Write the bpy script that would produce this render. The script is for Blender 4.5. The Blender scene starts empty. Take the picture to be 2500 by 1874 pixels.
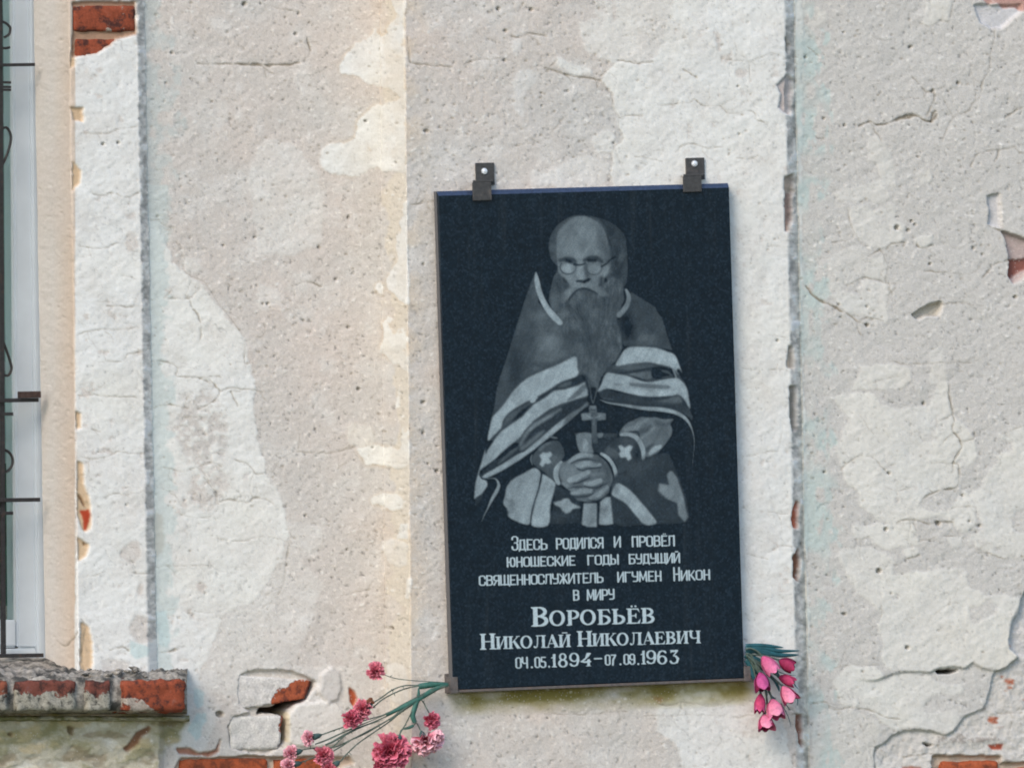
import bpy, bmesh, math, random
import numpy as np
from mathutils import Vector, Matrix

# ------------------------------------------------------------------ camera
S = bpy.context.scene
TH, RHO, DIST, FPX = math.radians(22.0), math.radians(0.92), 30.0, 39000.0
PW, PH = 2500.0, 1874.0
FW = np.array([math.sin(TH), math.cos(TH), 0.0])
R0 = np.array([math.cos(TH), -math.sin(TH), 0.0])
U0 = np.array([0.0, 0.0, 1.0])
RV = math.cos(RHO) * R0 - math.sin(RHO) * U0
UV = math.sin(RHO) * R0 + math.cos(RHO) * U0
CP = -DIST * FW
cd = bpy.data.cameras.new('camera')
cam = bpy.data.objects.new('camera', cd)
S.collection.objects.link(cam)
M3 = Matrix((RV.tolist(), UV.tolist(), (-FW).tolist())).transposed()
cam.matrix_world = Matrix.Translation(Vector(CP.tolist())) @ M3.to_4x4()
cd.sensor_fit = 'HORIZONTAL'; cd.sensor_width = 36.0
cd.lens = 36.0 * FPX / PW
cd.clip_start = 0.5; cd.clip_end = 2000.0
S.camera = cam

# ------------------------------------------------------------------ light
SUND = np.array([-0.62, -0.56, 0.60]); SUND /= np.linalg.norm(SUND)
w = bpy.data.worlds.new('World'); S.world = w; w.use_nodes = True
nt = w.node_tree
bg = nt.nodes['Background']
sky = nt.nodes.new('ShaderNodeTexSky'); sky.sky_type = 'NISHITA'; sky.sun_disc = False
sky.sun_elevation = math.asin(SUND[2]); sky.sun_rotation = math.atan2(SUND[0], SUND[1])
sky.air_density = 1.0; sky.dust_density = 1.2; sky.ozone_density = 1.0
nt.links.new(sky.outputs[0], bg.inputs[0]); bg.inputs[1].default_value = 0.15
sd = bpy.data.lights.new('sun', 'SUN'); sd.energy = 1.15; sd.angle = math.radians(26)
sd.color = (1.0, 0.85, 0.70)
so = bpy.data.objects.new('sun', sd); S.collection.objects.link(so)
so.rotation_euler = Vector((-SUND).tolist()).to_track_quat('-Z', 'Y').to_euler()
S.view_settings.view_transform = 'Standard'; S.view_settings.look = 'None'
S.view_settings.gamma = 1.0; S.view_settings.use_curve_mapping = False
S.view_settings.exposure = 0.62
S.cycles.filter_width = 1.9

# ------------------------------------------------------------------ maths helpers
def unp(u, v, Y):
    """photo pixel -> point on the vertical plane y = Y"""
    u = np.asarray(u, float); v = np.asarray(v, float)
    dx = (u - PW / 2) / FPX; dy = -(v - PH / 2) / FPX
    d = FW + dx[..., None] * RV + dy[..., None] * UV
    t = (np.asarray(Y, float) - CP[1]) / d[..., 1]
    return CP + d * t[..., None]
def pt(u, v, Y):
    return unp(np.float64(u), np.float64(v), Y)
def proj(P):
    d = P - CP
    z = d @ FW
    return PW / 2 + FPX * (d @ RV) / z, PH / 2 - FPX * (d @ UV) / z

def catmull(pts, n=5, closed=True):
    pts = [np.array(p, float) for p in pts]; out = []
    m = len(pts)
    rng = range(m) if closed else range(m - 1)
    for i in rng:
        if closed: p0, p1, p2, p3 = pts[i - 1], pts[i], pts[(i + 1) % m], pts[(i + 2) % m]
        else: p0, p1, p2, p3 = pts[max(i - 1, 0)], pts[i], pts[i + 1], pts[min(i + 2, m - 1)]
        for k in range(n):
            t = k / n
            out.append(0.5 * ((2 * p1) + (-p0 + p2) * t + (2 * p0 - 5 * p1 + 4 * p2 - p3) * t * t + (-p0 + 3 * p1 - 3 * p2 + p3) * t ** 3))
    if not closed: out.append(pts[-1])
    return out
def inside(X, Y, poly):
    r = np.zeros(X.shape, bool)
    n = len(poly); j = n - 1
    for i in range(n):
        xi, yi = poly[i][0], poly[i][1]; xj, yj = poly[j][0], poly[j][1]
        if yi != yj:
            c = ((yi > Y) != (yj > Y)) & (X < (xj - xi) * (Y - yi) / (yj - yi) + xi)
            r ^= c
        j = i
    return r
def blur(a, r):
    r = int(round(r))
    if r < 1: return a
    k = np.hanning(2 * r + 3)[1:-1]; k /= k.sum()
    for ax in (0, 1):
        p = np.pad(a, [(r, r) if i == ax else (0, 0) for i in range(2)], mode='edge')
        o = np.zeros_like(a)
        for i, w_ in enumerate(k):
            o += w_ * (p[i:i + a.shape[0]] if ax == 0 else p[:, i:i + a.shape[1]])
        a = o
    return a
RNG = np.random.RandomState(7)
def vnoise(shape, cell, cellx=None, ang=0.0, rs=None):
    """smooth value noise in -1..1 (cells in samples), optionally stretched and turned"""
    rs = rs or RNG
    cellx = cellx or cell
    yy, xx = np.mgrid[0:shape[0], 0:shape[1]].astype(np.float32)
    ca, sa = math.cos(ang), math.sin(ang)
    a = (xx * ca + yy * sa) / cellx; b = (-xx * sa + yy * ca) / cell
    a -= a.min(); b -= b.min()
    g = rs.rand(int(b.max()) + 3, int(a.max()) + 3).astype(np.float32) * 2 - 1
    ia = a.astype(int); ib = b.astype(int); fa = a - ia; fb = b - ib
    fa = fa * fa * (3 - 2 * fa); fb = fb * fb * (3 - 2 * fb)
    return (g[ib, ia] * (1 - fa) + g[ib, ia + 1] * fa) * (1 - fb) + (g[ib + 1, ia] * (1 - fa) + g[ib + 1, ia + 1] * fa) * fb
def fbm(shape, cell, octv=4, cellx=None, ang=0.0, gain=0.55):
    o = np.zeros(shape, np.float32); a = 1.0; s = 0
    for i in range(octv):
        o += a * vnoise(shape, max(cell, 1.2), cellx and max(cellx, 1.2), ang); s += a
        a *= gain; cell /= 2.0; cellx = cellx and cellx / 2.0
    return o / s * 1.6
def lin(c):
    c = np.asarray(c, float) / 255.0
    return np.where(c <= 0.04045, c / 12.92, ((c + 0.055) / 1.055) ** 2.4)
def segdist(X, Y, a, b):
    dx, dy = b[0] - a[0], b[1] - a[1]; L = dx * dx + dy * dy + 1e-9
    t = np.clip(((X - a[0]) * dx + (Y - a[1]) * dy) / L, 0, 1)
    return np.hypot(X - a[0] - t * dx, Y - a[1] - t * dy), t

# ------------------------------------------------------------------ object helpers
COL = S.collection
def obj(name, verts, faces, mat=None, parent=None, smooth=False, label=None):
    me = bpy.data.meshes.new(name)
    me.from_pydata([tuple(map(float, v)) for v in verts], [], faces)
    me.update()
    if mat: me.materials.append(mat)
    if smooth: me.polygons.foreach_set('use_smooth', [True] * len(me.polygons))
    o = bpy.data.objects.new(name, me); COL.objects.link(o)
    if parent:
        o.parent = parent
        o.matrix_parent_inverse = parent.matrix_world.inverted()
    if label: o['label'] = label
    return o
def thing(name, label, cat, loc, group=None):
    o = bpy.data.objects.new(name, None); COL.objects.link(o)
    o.location = tuple(map(float, loc)); o.empty_display_size = 0.05
    o['label'] = label; o['category'] = cat
    if group: o['group'] = group
    bpy.context.view_layer.update()
    return o
def gridmesh(name, P, mat, parent, attrs=None, keep=None, smooth=True):
    """P: rows x cols x 3"""
    nr, nc = P.shape[:2]
    idx = np.arange(nr * nc).reshape(nr, nc)
    q = np.stack([idx[:-1, :-1], idx[1:, :-1], idx[1:, 1:], idx[:-1, 1:]], -1).reshape(-1, 4)
    V = P.reshape(-1, 3); remap = None
    if keep is not None:
        k = keep.reshape(-1)
        q = q[k[q].any(1)]
        used = np.zeros(len(V), bool); used[q.reshape(-1)] = True
        remap = np.cumsum(used) - 1
        q = remap[q]; V = V[used]
    me = bpy.data.meshes.new(name)
    me.vertices.add(len(V)); me.vertices.foreach_set('co', np.ascontiguousarray(V, np.float32).reshape(-1))
    me.loops.add(len(q) * 4); me.loops.foreach_set('vertex_index', q.astype(np.int32).reshape(-1))
    me.polygons.add(len(q)); me.polygons.foreach_set('loop_start', (np.arange(len(q)) * 4).astype(np.int32))
    try: me.polygons.foreach_set('loop_total', np.full(len(q), 4, np.int32))
    except Exception: pass
    me.update(calc_edges=True)
    me.polygons.foreach_set('use_smooth', np.full(len(q), smooth))
    if attrs:
        for an, arr in attrs.items():
            arr = arr.reshape(nr * nc, -1)
            if remap is not None: arr = arr[used]
            if arr.shape[1] == 4:
                at = me.attributes.new(an, 'FLOAT_COLOR', 'POINT'); at.data.foreach_set('color', arr.astype(np.float32).reshape(-1))
            else:
                at = me.attributes.new(an, 'FLOAT', 'POINT'); at.data.foreach_set('value', arr.astype(np.float32).reshape(-1))
    me.materials.append(mat)
    o = bpy.data.objects.new(name, me); COL.objects.link(o)
    if parent:
        o.parent = parent; o.matrix_parent_inverse = parent.matrix_world.inverted()
    return o
def box_geo(c, ax, half):
    """8 verts, 6 quads; c centre, ax 3 unit axes, half sizes"""
    c = np.array(c, float); V = []
    for sx in (-1, 1):
        for sy in (-1, 1):
            for sz in (-1, 1):
                V.append(c + sx * half[0] * ax[0] + sy * half[1] * ax[1] + sz * half[2] * ax[2])
    F = [(0, 1, 3, 2), (4, 6, 7, 5), (0, 4, 5, 1), (2, 3, 7, 6), (0, 2, 6, 4), (1, 5, 7, 3)]
    return V, F
def bevel_obj(o, wd, seg=2):
    bm = bmesh.new(); bm.from_mesh(o.data)
    bmesh.ops.recalc_face_normals(bm, faces=bm.faces)
    bmesh.ops.bevel(bm, geom=bm.edges[:], offset=wd, segments=seg, affect='EDGES', profile=0.6)
    bm.to_mesh(o.data); bm.free()
def tube(pts, rad, n=8):
    """swept tube with per-point radius"""
    pts = [np.array(p, float) for p in pts]; V = []; F = []
    m = len(pts); rad = [rad] * m if np.isscalar(rad) else rad
    up = np.array([0.13, -0.9, 0.42])
    for i, p in enumerate(pts):
        t = pts[min(i + 1, m - 1)] - pts[max(i - 1, 0)]; t /= np.linalg.norm(t) + 1e-9
        a = np.cross(t, up); a /= np.linalg.norm(a) + 1e-9; b = np.cross(t, a)
        for k in range(n):
            an = 2 * math.pi * k / n
            V.append(p + rad[i] * (math.cos(an) * a + math.sin(an) * b))
    for i in range(m - 1):
        for k in range(n):
            F.append((i * n + k, i * n + (k + 1) % n, (i + 1) * n + (k + 1) % n, (i + 1) * n + k))
    F.append(tuple(range(n))[::-1]); F.append(tuple((m - 1) * n + k for k in range(n)))
    return V, F

# ------------------------------------------------------------------ materials
def newmat(name):
    m = bpy.data.materials.new(name); m.use_nodes = True
    nt = m.node_tree; b = nt.nodes['Principled BSDF']
    return m, nt, b
def N(nt, typ, **kw):
    n = nt.nodes.new(typ)
    for k, v in kw.items():
        if k in n.inputs: n.inputs[k].default_value = v
        else: setattr(n, k, v)
    return n
def ramp(nt, fac, stops):
    r = nt.nodes.new('ShaderNodeValToRGB'); e = r.color_ramp.elements
    while len(e) > 1: e.remove(e[-1])
    e[0].position = stops[0][0]; e[0].color = (*stops[0][1], 1)
    for p, c in stops[1:]:
        x = e.new(p); x.color = (*c, 1)
    nt.links.new(fac, r.inputs[0]); return r
def geo_pos(nt):
    g = nt.nodes.new('ShaderNodeNewGeometry'); return g.outputs['Position']
def noise(nt, vec, scale, detail=3, rough=0.6):
    n = nt.nodes.new('ShaderNodeTexNoise'); n.inputs['Scale'].default_value = scale
    n.inputs['Detail'].default_value = detail; n.inputs['Roughness'].default_value = rough
    if vec: nt.links.new(vec, n.inputs['Vector'])
    return n
def mixc(nt, typ, fac, a, b):
    m = nt.nodes.new('ShaderNodeMix'); m.data_type = 'RGBA'; m.blend_type = typ
    for s, v in ((0, fac), (6, a), (7, b)):
        if hasattr(v, 'links'): nt.links.new(v, m.inputs[s])
        elif isinstance(v, (int, float)): m.inputs[s].default_value = v
        else: m.inputs[s].default_value = (*v, 1)
    return m.outputs[2]
def bump(nt, b, h, strength, dist):
    n = nt.nodes.new('ShaderNodeBump'); n.inputs['Strength'].default_value = strength
    n.inputs['Distance'].default_value = dist; nt.links.new(h, n.inputs['Height'])
    nt.links.new(n.outputs[0], b.inputs['Normal']); return n

def mat_wall():
    m, nt, b = newmat('old_lime_plaster'); L = nt.links
    at = N(nt, 'ShaderNodeAttribute', attribute_name='Col')
    pos = geo_pos(nt)
    n1 = noise(nt, pos, 330, 3, 0.7); n2 = noise(nt, pos, 120, 3, 0.6)
    r1 = ramp(nt, n1.outputs[0], [(0.25, (0.86, 0.85, 0.84)), (0.5, (1, 1, 1)), (0.75, (1.10, 1.10, 1.09))])
    r2 = ramp(nt, n2.outputs[0], [(0.3, (0.95, 0.945, 0.935)), (0.6, (1.02, 1.02, 1.02))])
    g = mixc(nt, 'MULTIPLY', at.outputs['Alpha'], at.outputs['Color'], r1.outputs[0])
    c = mixc(nt, 'MULTIPLY', 1.0, g, r2.outputs[0])
    # small dark pits and pale sand grains
    vo = N(nt, 'ShaderNodeTexVoronoi'); vo.inputs['Scale'].default_value = 210; L.new(pos, vo.inputs['Vector'])
    vr = ramp(nt, vo.outputs['Distance'], [(0.0, (1, 1, 1)), (0.22, (1, 1, 1)), (0.34, (0, 0, 0))])
    sel = ramp(nt, vo.outputs['Color'], [(0.70, (0, 0, 0)), (0.78, (1, 1, 1))])
    mm = N(nt, 'ShaderNodeMath', operation='MULTIPLY'); L.new(vr.outputs[0], mm.inputs[0]); L.new(sel.outputs[0], mm.inputs[1])
    m2 = N(nt, 'ShaderNodeMath', operation='MULTIPLY'); L.new(mm.outputs[0], m2.inputs[0]); L.new(at.outputs['Alpha'], m2.inputs[1])
    m3 = N(nt, 'ShaderNodeMath', operation='MULTIPLY'); L.new(m2.outputs[0], m3.inputs[0]); m3.inputs[1].default_value = 0.45
    c = mixc(nt, 'MIX', m3.outputs[0], c, (0.66, 0.65, 0.62))
    vo2 = N(nt, 'ShaderNodeTexVoronoi'); vo2.inputs['Scale'].default_value = 330; L.new(pos, vo2.inputs['Vector'])
    v2 = ramp(nt, vo2.outputs['Distance'], [(0.0, (1, 1, 1)), (0.2, (1, 1, 1)), (0.32, (0, 0, 0))])
    se2 = ramp(nt, vo2.outputs['Color'], [(0.76, (0, 0, 0)), (0.80, (1, 1, 1))])
    q1 = N(nt, 'ShaderNodeMath', operation='MULTIPLY'); L.new(v2.outputs[0], q1.inputs[0]); L.new(se2.outputs[0], q1.inputs[1])
    q2 = N(nt, 'ShaderNodeMath', operation='MULTIPLY'); L.new(q1.outputs[0], q2.inputs[0]); q2.inputs[1].default_value = 0.22
    c = mixc(nt, 'MIX', q2.outputs[0], c, (0.22, 0.20, 0.17))
    L.new(c, b.inputs['Base Color']); b.inputs['Roughness'].default_value = 0.93
    b.inputs['Specular IOR Level'].default_value = 0.15
    ad = N(nt, 'ShaderNodeMath', operation='ADD'); L.new(n1.outputs[0], ad.inputs[0]); L.new(n2.outputs[0], ad.inputs[1])
    mul = N(nt, 'ShaderNodeMath', operation='MULTIPLY_ADD'); L.new(at.outputs['Alpha'], mul.inputs[0]); mul.inputs[1].default_value = 0.8; mul.inputs[2].default_value = 0.2
    mu = N(nt, 'ShaderNodeMath', operation='MULTIPLY'); L.new(ad.outputs[0], mu.inputs[0]); L.new(mul.outputs[0], mu.inputs[1])
    bump(nt, b, mu.outputs[0], 0.45, 0.0015)
    return m
def mat_granite(name, polished=True):
    m, nt, b = newmat(name); L = nt.links
    pos = geo_pos(nt)
    v = N(nt, 'ShaderNodeTexVoronoi'); v.inputs['Scale'].default_value = 260; L.new(pos, v.inputs['Vector'])
    n = noise(nt, pos, 60, 4, 0.75); n3 = noise(nt, pos, 480, 2, 0.6)
    c0 = ramp(nt, v.outputs['Color'], [(0.15, (0.0025, 0.0085, 0.016)), (0.6, (0.005, 0.0135, 0.0235)), (0.93, (0.013, 0.025, 0.040))])
    sp = ramp(nt, n3.outputs[0], [(0.69, (0, 0, 0)), (0.80, (0.45, 0.45, 0.45))])
    c1 = mixc(nt, 'MIX', sp.outputs[0], c0.outputs[0], (0.045, 0.07, 0.085))
    nr = ramp(nt, n.outputs[0], [(0.3, (0.8, 0.8, 0.8)), (0.7, (1.25, 1.25, 1.25))])
    c2 = mixc(nt, 'MULTIPLY', 1.0, c1, nr.outputs[0])
    mp = N(nt, 'ShaderNodeMapping'); mp.inputs['Scale'].default_value = (1, 1, 0.045); L.new(pos, mp.inputs[0])
    stn = noise(nt, mp.outputs[0], 55, 4, 0.7); stb = noise(nt, pos, 3.5, 3, 0.6)
    sm = N(nt, 'ShaderNodeMath', operation='MULTIPLY'); L.new(ramp(nt, stn.outputs[0], [(0.55, (0, 0, 0)), (0.75, (1, 1, 1))]).outputs[0], sm.inputs[0]); L.new(stb.outputs[0], sm.inputs[1])
    sm2 = N(nt, 'ShaderNodeMath', operation='MULTIPLY'); L.new(sm.outputs[0], sm2.inputs[0]); sm2.inputs[1].default_value = 0.16
    c2 = mixc(nt, 'MIX', sm2.outputs[0], c2, (0.12, 0.14, 0.15))
    if polished:
        at = N(nt, 'ShaderNodeAttribute', attribute_name='eng')
        ne = ramp(nt, n3.outputs[0], [(0.3, (0.36, 0.48, 0.54)), (0.7, (0.56, 0.68, 0.73))])
        c2 = mixc(nt, 'MIX', at.outputs['Fac'], c2, ne.outputs[0])
        rr = ramp(nt, at.outputs['Fac'], [(0.0, (0.32,) * 3), (0.3, (0.8,) * 3)])
        L.new(rr.outputs[0], b.inputs['Roughness'])
        b.inputs['Specular IOR Level'].default_value = 0.22
    else:
        c2 = mixc(nt, 'MIX', 0.72, c2, (0.16, 0.155, 0.155)); b.inputs['Roughness'].default_value = 0.8
    L.new(c2, b.inputs['Base Color'])
    return m
def mat_simple(name, col, rough=0.6, metal=0.0, nscale=90, amt=0.25, bumpd=0.0, spec=0.4, col2=None, thr=(0.45, 0.6)):
    m, nt, b = newmat(name); L = nt.links; pos = geo_pos(nt)
    n = noise(nt, pos, nscale, 4, 0.65)
    r = ramp(nt, n.outputs[0], [(0.3, tuple(c * (1 - amt) for c in col)), (0.7, tuple(min(1, c * (1 + amt)) for c in col))])
    out = r.outputs[0]
    if col2:
        n2 = noise(nt, pos, nscale * 0.45, 5, 0.7)
        r2 = ramp(nt, n2.outputs[0], [(thr[0], (0, 0, 0)), (thr[1], (1, 1, 1))])
        out = mixc(nt, 'MIX', r2.outputs[0], out, col2)
    L.new(out, b.inputs['Base Color']); b.inputs['Roughness'].default_value = rough
    b.inputs['Metallic'].default_value = metal; b.inputs['Specular IOR Level'].default_value = spec
    if bumpd: bump(nt, b, n.outputs[0], 0.6, bumpd)
    return m
def mat_brick(name, seed, wash, washcol=(0.62, 0.62, 0.60), red=(0.36, 0.095, 0.045), dark=(0.16, 0.05, 0.035), scale=22, lich=(0.55, 0.52, 0.5)):
    m, nt, b = newmat(name); L = nt.links; pos = geo_pos(nt)
    mp = N(nt, 'ShaderNodeMapping'); mp.inputs['Location'].default_value = (seed * 1.7, seed * 0.9, seed * 2.3); L.new(pos, mp.inputs[0])
    n = noise(nt, mp.outputs[0], 45, 5, 0.7); n2_ = noise(nt, mp.outputs[0], scale, 5, 0.62); wa = N(nt, 'ShaderNodeAttribute', attribute_name='wash'); n2 = N(nt, 'ShaderNodeMath', operation='ADD'); L.new(n2_.outputs[0], n2.inputs[0]); L.new(wa.outputs['Fac'], n2.inputs[1]); n3 = noise(nt, mp.outputs[0], 260, 3, 0.7)
    r = ramp(nt, n.outputs[0], [(0.30, tuple(c * 0.7 for c in dark)), (0.42, dark), (0.50, red), (0.60, tuple(c * 1.15 for c in red)), (0.70, (red[0] * 1.2, red[1] * 1.7, red[2] * 2.2))])
    c = mixc(nt, 'MULTIPLY', 0.6, r.outputs[0], ramp(nt, n3.outputs[0], [(0.3, (0.6,) * 3), (0.7, (1.2,) * 3)]).outputs[0])
    k = ramp(nt, n2.outputs[0], [(1 - wash - 0.02, (0, 0, 0)), (1 - wash + 0.02, (1, 1, 1))])
    n4 = noise(nt, mp.outputs[0], 95, 5, 0.75)
    wc = mixc(nt, 'MULTIPLY', 1.0, ramp(nt, n3.outputs[0], [(0.3, (0.7,) * 3), (0.7, (1.1,) * 3)]).outputs[0], washcol)
    wc = mixc(nt, 'MULTIPLY', 1.0, ramp(nt, n4.outputs[0], [(0.36, lich), (0.50, (0.95, 0.94, 0.92)), (0.7, (1.12, 1.1, 1.06))]).outputs[0], wc)
    c = mixc(nt, 'MIX', k.outputs[0], c, wc)
    L.new(c, b.inputs['Base Color']); b.inputs['Roughness'].default_value = 0.9; b.inputs['Specular IOR Level'].default_value = 0.2
    ad = N(nt, 'ShaderNodeMath', operation='ADD'); L.new(k.outputs[0], ad.inputs[0]); L.new(n.outputs[0], ad.inputs[1])
    bump(nt, b, ad.outputs[0], 0.7, 0.002)
    return m
M_WALL = mat_wall()
M_GRAN = mat_granite('polished_granite'); M_GRANS = mat_granite('sawn_granite_edge', False)
# ------------------------------------------------------------------ wall relief and pigment maps
# (a map of the wall surface in photo pixels, one sample every 2 px)
CX0, CY0, CS = -300.0, -250.0, 2.0
CWN, CHN = 1550, 1200
SH = (CHN, CWN)
gy, gx = np.mgrid[0:CHN, 0:CWN].astype(np.float32)
GX = CX0 + gx * CS; GY = CY0 + gy * CS
WX = fbm(SH, 22, 5, gain=0.62) ; WY = fbm(SH, 22, 5, gain=0.62)
K = 3.528
def cc(ox, oy, pts, s=K): return [(ox + p[0] / s, oy + p[1] / s) for p in pts]
def qq(pts): return [(p[0] * 1.1302, p[1] * 1.1302) for p in pts]
def mask(poly, rag=7.0, soft=1.0, smooth=False):
    if smooth: poly = catmull(poly, 4)
    xs = [p[0] for p in poly]; ys = [p[1] for p in poly]; pad = rag * 1.7 + soft * 2 * CS + 6
    i0 = int(max(0, (min(ys) - pad - CY0) / CS)); i1 = int(min(CHN, (max(ys) + pad - CY0) / CS + 1))
    j0 = int(max(0, (min(xs) - pad - CX0) / CS)); j1 = int(min(CWN, (max(xs) + pad - CX0) / CS + 1))
    sl = (slice(i0, i1), slice(j0, j1))
    m = inside(GX[sl] + rag * WX[sl], GY[sl] + rag * WY[sl], poly).astype(np.float32)
    o = np.zeros(SH, np.float32); o[sl] = blur(m, soft) if soft else m
    return o
C = np.zeros(SH + (3,), np.float32); H = np.zeros(SH, np.float32); G = np.ones(SH, np.float32)
def paint(m, col, a=1.0):
    global C
    C += (m * a)[..., None] * (np.array(col, np.float32) - C)
def raise_(m, h):
    global H
    H += m * h
# --- base sand plaster
lo = fbm(SH, 90, 4); mid = fbm(SH, 26, 4); fine = fbm(SH, 5.0, 3, gain=0.7); vfine = fbm(SH, 2.6, 2, gain=0.8)
diag = fbm(SH, 5, 3, cellx=26, ang=-0.55)
C[:] = np.array((206, 201, 195))
paint(np.clip(lo * 0.9, 0, 1), (214, 203, 194), 0.7)
paint(np.clip(-lo * 0.9, 0, 1), (201, 201, 198), 0.8)
paint(np.clip(mid - 0.35, 0, 1), (221, 219, 215), 0.9)
cl = np.clip(fbm(SH, 34, 5, gain=0.62) * 1.6 - 0.25, 0, 1); paint(cl, (219, 218, 214), 0.55)
H += fine * 0.38 + mid * 0.7 + diag * 0.22 + lo * 1.4
grain = np.clip(vfine + 0.4 * fine - 0.72, 0, 1) * 2.2
pits = np.clip(-(vfine + 0.5 * fine) - 0.80, 0, 1) * 2.4
# --- planes: rough horizontal position of the edges (photo px, leaning)
T = GY / PH
eR = 178 + 0 * T; eS0 = 333 + 32 * T; eS1 = 352 + 34 * T; eP0 = 927 + 16 * T; eP1 = 988 + 17 * T; eQ0 = 1914 + 30 * T; eQ1 = 1934 + 38 * T
rgt = np.clip((GX - eQ1) / 30, 0, 1)
paint(rgt, (203, 202, 198), 0.8)
H += rgt * (fbm(SH, 9, 3, cellx=34, ang=-0.5) * 0.32)
# tan water stains along the corner of the pilaster
st = np.clip(1 - (eP1 - GX) / 90, 0, 1) * (GX < eP1 + 2) * np.clip(0.55 + lo * 1.2 + mid * 0.4, 0, 1)
paint(st, (210, 194, 170), 0.6)
st2 = np.clip(1 - (GX - eP1) / 70, 0, 1) * (GX > eP1) * np.clip(0.35 + mid * 1.1, 0, 1)
paint(st2, (212, 194, 170), 0.55)
# --- whitewash
W = np.zeros(SH, np.float32)
EN = fbm(SH, 11, 5, gain=0.8)
def white(poly, a=1.0, rag=7, soft=1.0, smooth=False):
    global W
    m = mask(poly, rag, soft + 3.0, smooth)
    W = np.maximum(W, a * np.clip((m - 0.5 + 0.42 * EN) * (8.0 / (1 + 0.45 * soft)) + 0.5, 0, 1) * (m > 0.02))
# side face of the pilaster and patches spreading from it
white(cc(625, 0, [(1165,-300),(1165,0),(1190,70),(1220,110),(1210,170),(1150,240),(1120,310),(1085,330),(1045,300),(1040,240),(1020,240),(1000,300),(950,330),(870,380),(830,420),(770,450),(740,530),(710,580),(720,640),(800,660),(880,650),(920,700),(960,740),(1010,740),(1080,750),(1150,770),(1190,810),(1240,850),(1130,880),(1000,930),(930,980),(870,1040),(850,1120),(840,1210),(760,1240),(640,1230),(570,1290),(530,1400),(560,1450),(640,1490),(760,1510),(880,1500),(950,1490),(990,1440),(1060,1430),(1110,1480),(1200,1480),(1290,1520),(1290,-300)]), rag=5)
white(cc(625, 470, [(1310,60),(1260,80),(1245,150),(1280,190),(1220,260),(1250,330),(1205,380),(1200,460),(1215,600),(1160,680),(1120,740),(1140,840),(1200,870),(1250,930),(1290,960),(1310,980)]), rag=6)
white(cc(625, 470, [(1065,760),(1095,800),(1075,880),(1035,850),(1035,790)]), rag=4)
white(cc(625, 470, [(1130,1070),(1180,1090),(1190,1180),(1200,1250),(1240,1160),(1310,1150),(1310,1560),(1240,1510),(1150,1460),(1120,1400),(1065,1390),(1080,1320),(1100,1230),(1060,1130)]), rag=6)
white(cc(625, 940, [(1260,-60),(1200,100),(1190,180),(1220,280),(1250,340),(1320,360),(1320,700),(1200,730),(1130,700),(960,680),(900,600),(860,530),(1000,500),(1150,540),(1240,560),(1230,470),(1250,360),(1210,250)]), rag=6)
white(cc(625, 940, [(780,350),(1000,360),(1020,500),(880,520),(780,500)]), 0.55, soft=4)
white(cc(625, 940, [(980,970),(1080,930),(1200,930),(1260,950),(1260,1070),(1180,1080),(1100,1050),(1000,1020)]), rag=4)
white(cc(625, 940, [(1250,1200),(1320,1190),(1325,1330),(1220,1330)]), rag=5)
white(cc(625, 940, [(1100,1330),(1320,1340),(1320,1550),(1200,1550),(1130,1500),(1090,1420)]), 0.8, soft=2)
white(cc(625, 1404, [(1290,20),(1330,20),(1335,230),(1290,210)]), 0.8, rag=5)
white(cc(625, 1404, [(1120,760),(1200,740),(1300,800),(1330,1100),(1280,1120),(1100,1000)]), 0.75, soft=2)
white(cc(625, 1404, [(1240,1180),(1330,1180),(1340,1700),(1280,1700)]), 0.6, soft=2)
# pale thin wash over the left wall
for ox, oy, pl, a in [
    (0, 0, [(1280,1200),(1800,1280),(2205,1600),(2205,1658),(1300,1658)], .0),
    (625, 0, [(60,1200),(330,1250),(380,1330),(520,1500),(560,1700),(560,2100),(300,2200),(0,2200),(-60,1500)], .42),
    (625, 470, [(0,780),(180,830),(230,940),(60,1010),(0,1000)], .4),
    (0, 470, [(1560,560),(1700,560),(1740,700),(1600,700)], .5),
    (1250, 0, [(0,360),(60,350),(80,420),(30,520),(0,520)], .5), (1250, 0, [(350,500),(560,560),(700,600),(700,650),(520,650),(400,590)], .9),
    (1250, 0, [(60,620),(230,600),(220,720),(130,790),(100,1050),(0,900),(0,700)], .55),
    (1250, 0, [(700,0),(850,0),(860,200),(760,190),(690,140)], .6)]:
    if a: white(cc(ox, oy, pl), a, soft=4)
# left big patch beside the window surround
white(qq([(312,468),(335,478),(352,500),(372,560),(400,590),(440,625),(470,655),(495,690),(520,720),(540,780),(548,830),(552,900),(560,960),(575,1030),(600,1070),(618,1110),(622,1160),(605,1210),(580,1250),(560,1290),(520,1310),(480,1330),(455,1400),(440,1440),(425,1490),(312,1500)]), rag=9)
white(qq([(440,1250),(620,1180),(700,1260),(640,1420),(520,1500),(430,1500)]), 0.38, soft=5)
white(qq([(330,1440),(430,1440),(470,1560),(430,1640),(350,1600)]), 0.5, soft=3)
white(qq([(640,1440),(760,1440),(800,1560),(700,1600),(620,1540)]), 0.35, soft=4)
white(qq([(600,1120),(700,1140),(690,1200),(610,1210)]), 0.3, soft=5)
# window surround
white([(-300,-250),(300,-250),(340,0),(372,1660),(372,1700),(180,1700),(181,1480),(190,1300),(186,940),(178,470),(172,200),(176,140),(230,132),(268,115),(300,90),(332,84),(331,6),(180,10),(180,-250)], rag=4, soft=0.8)
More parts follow.
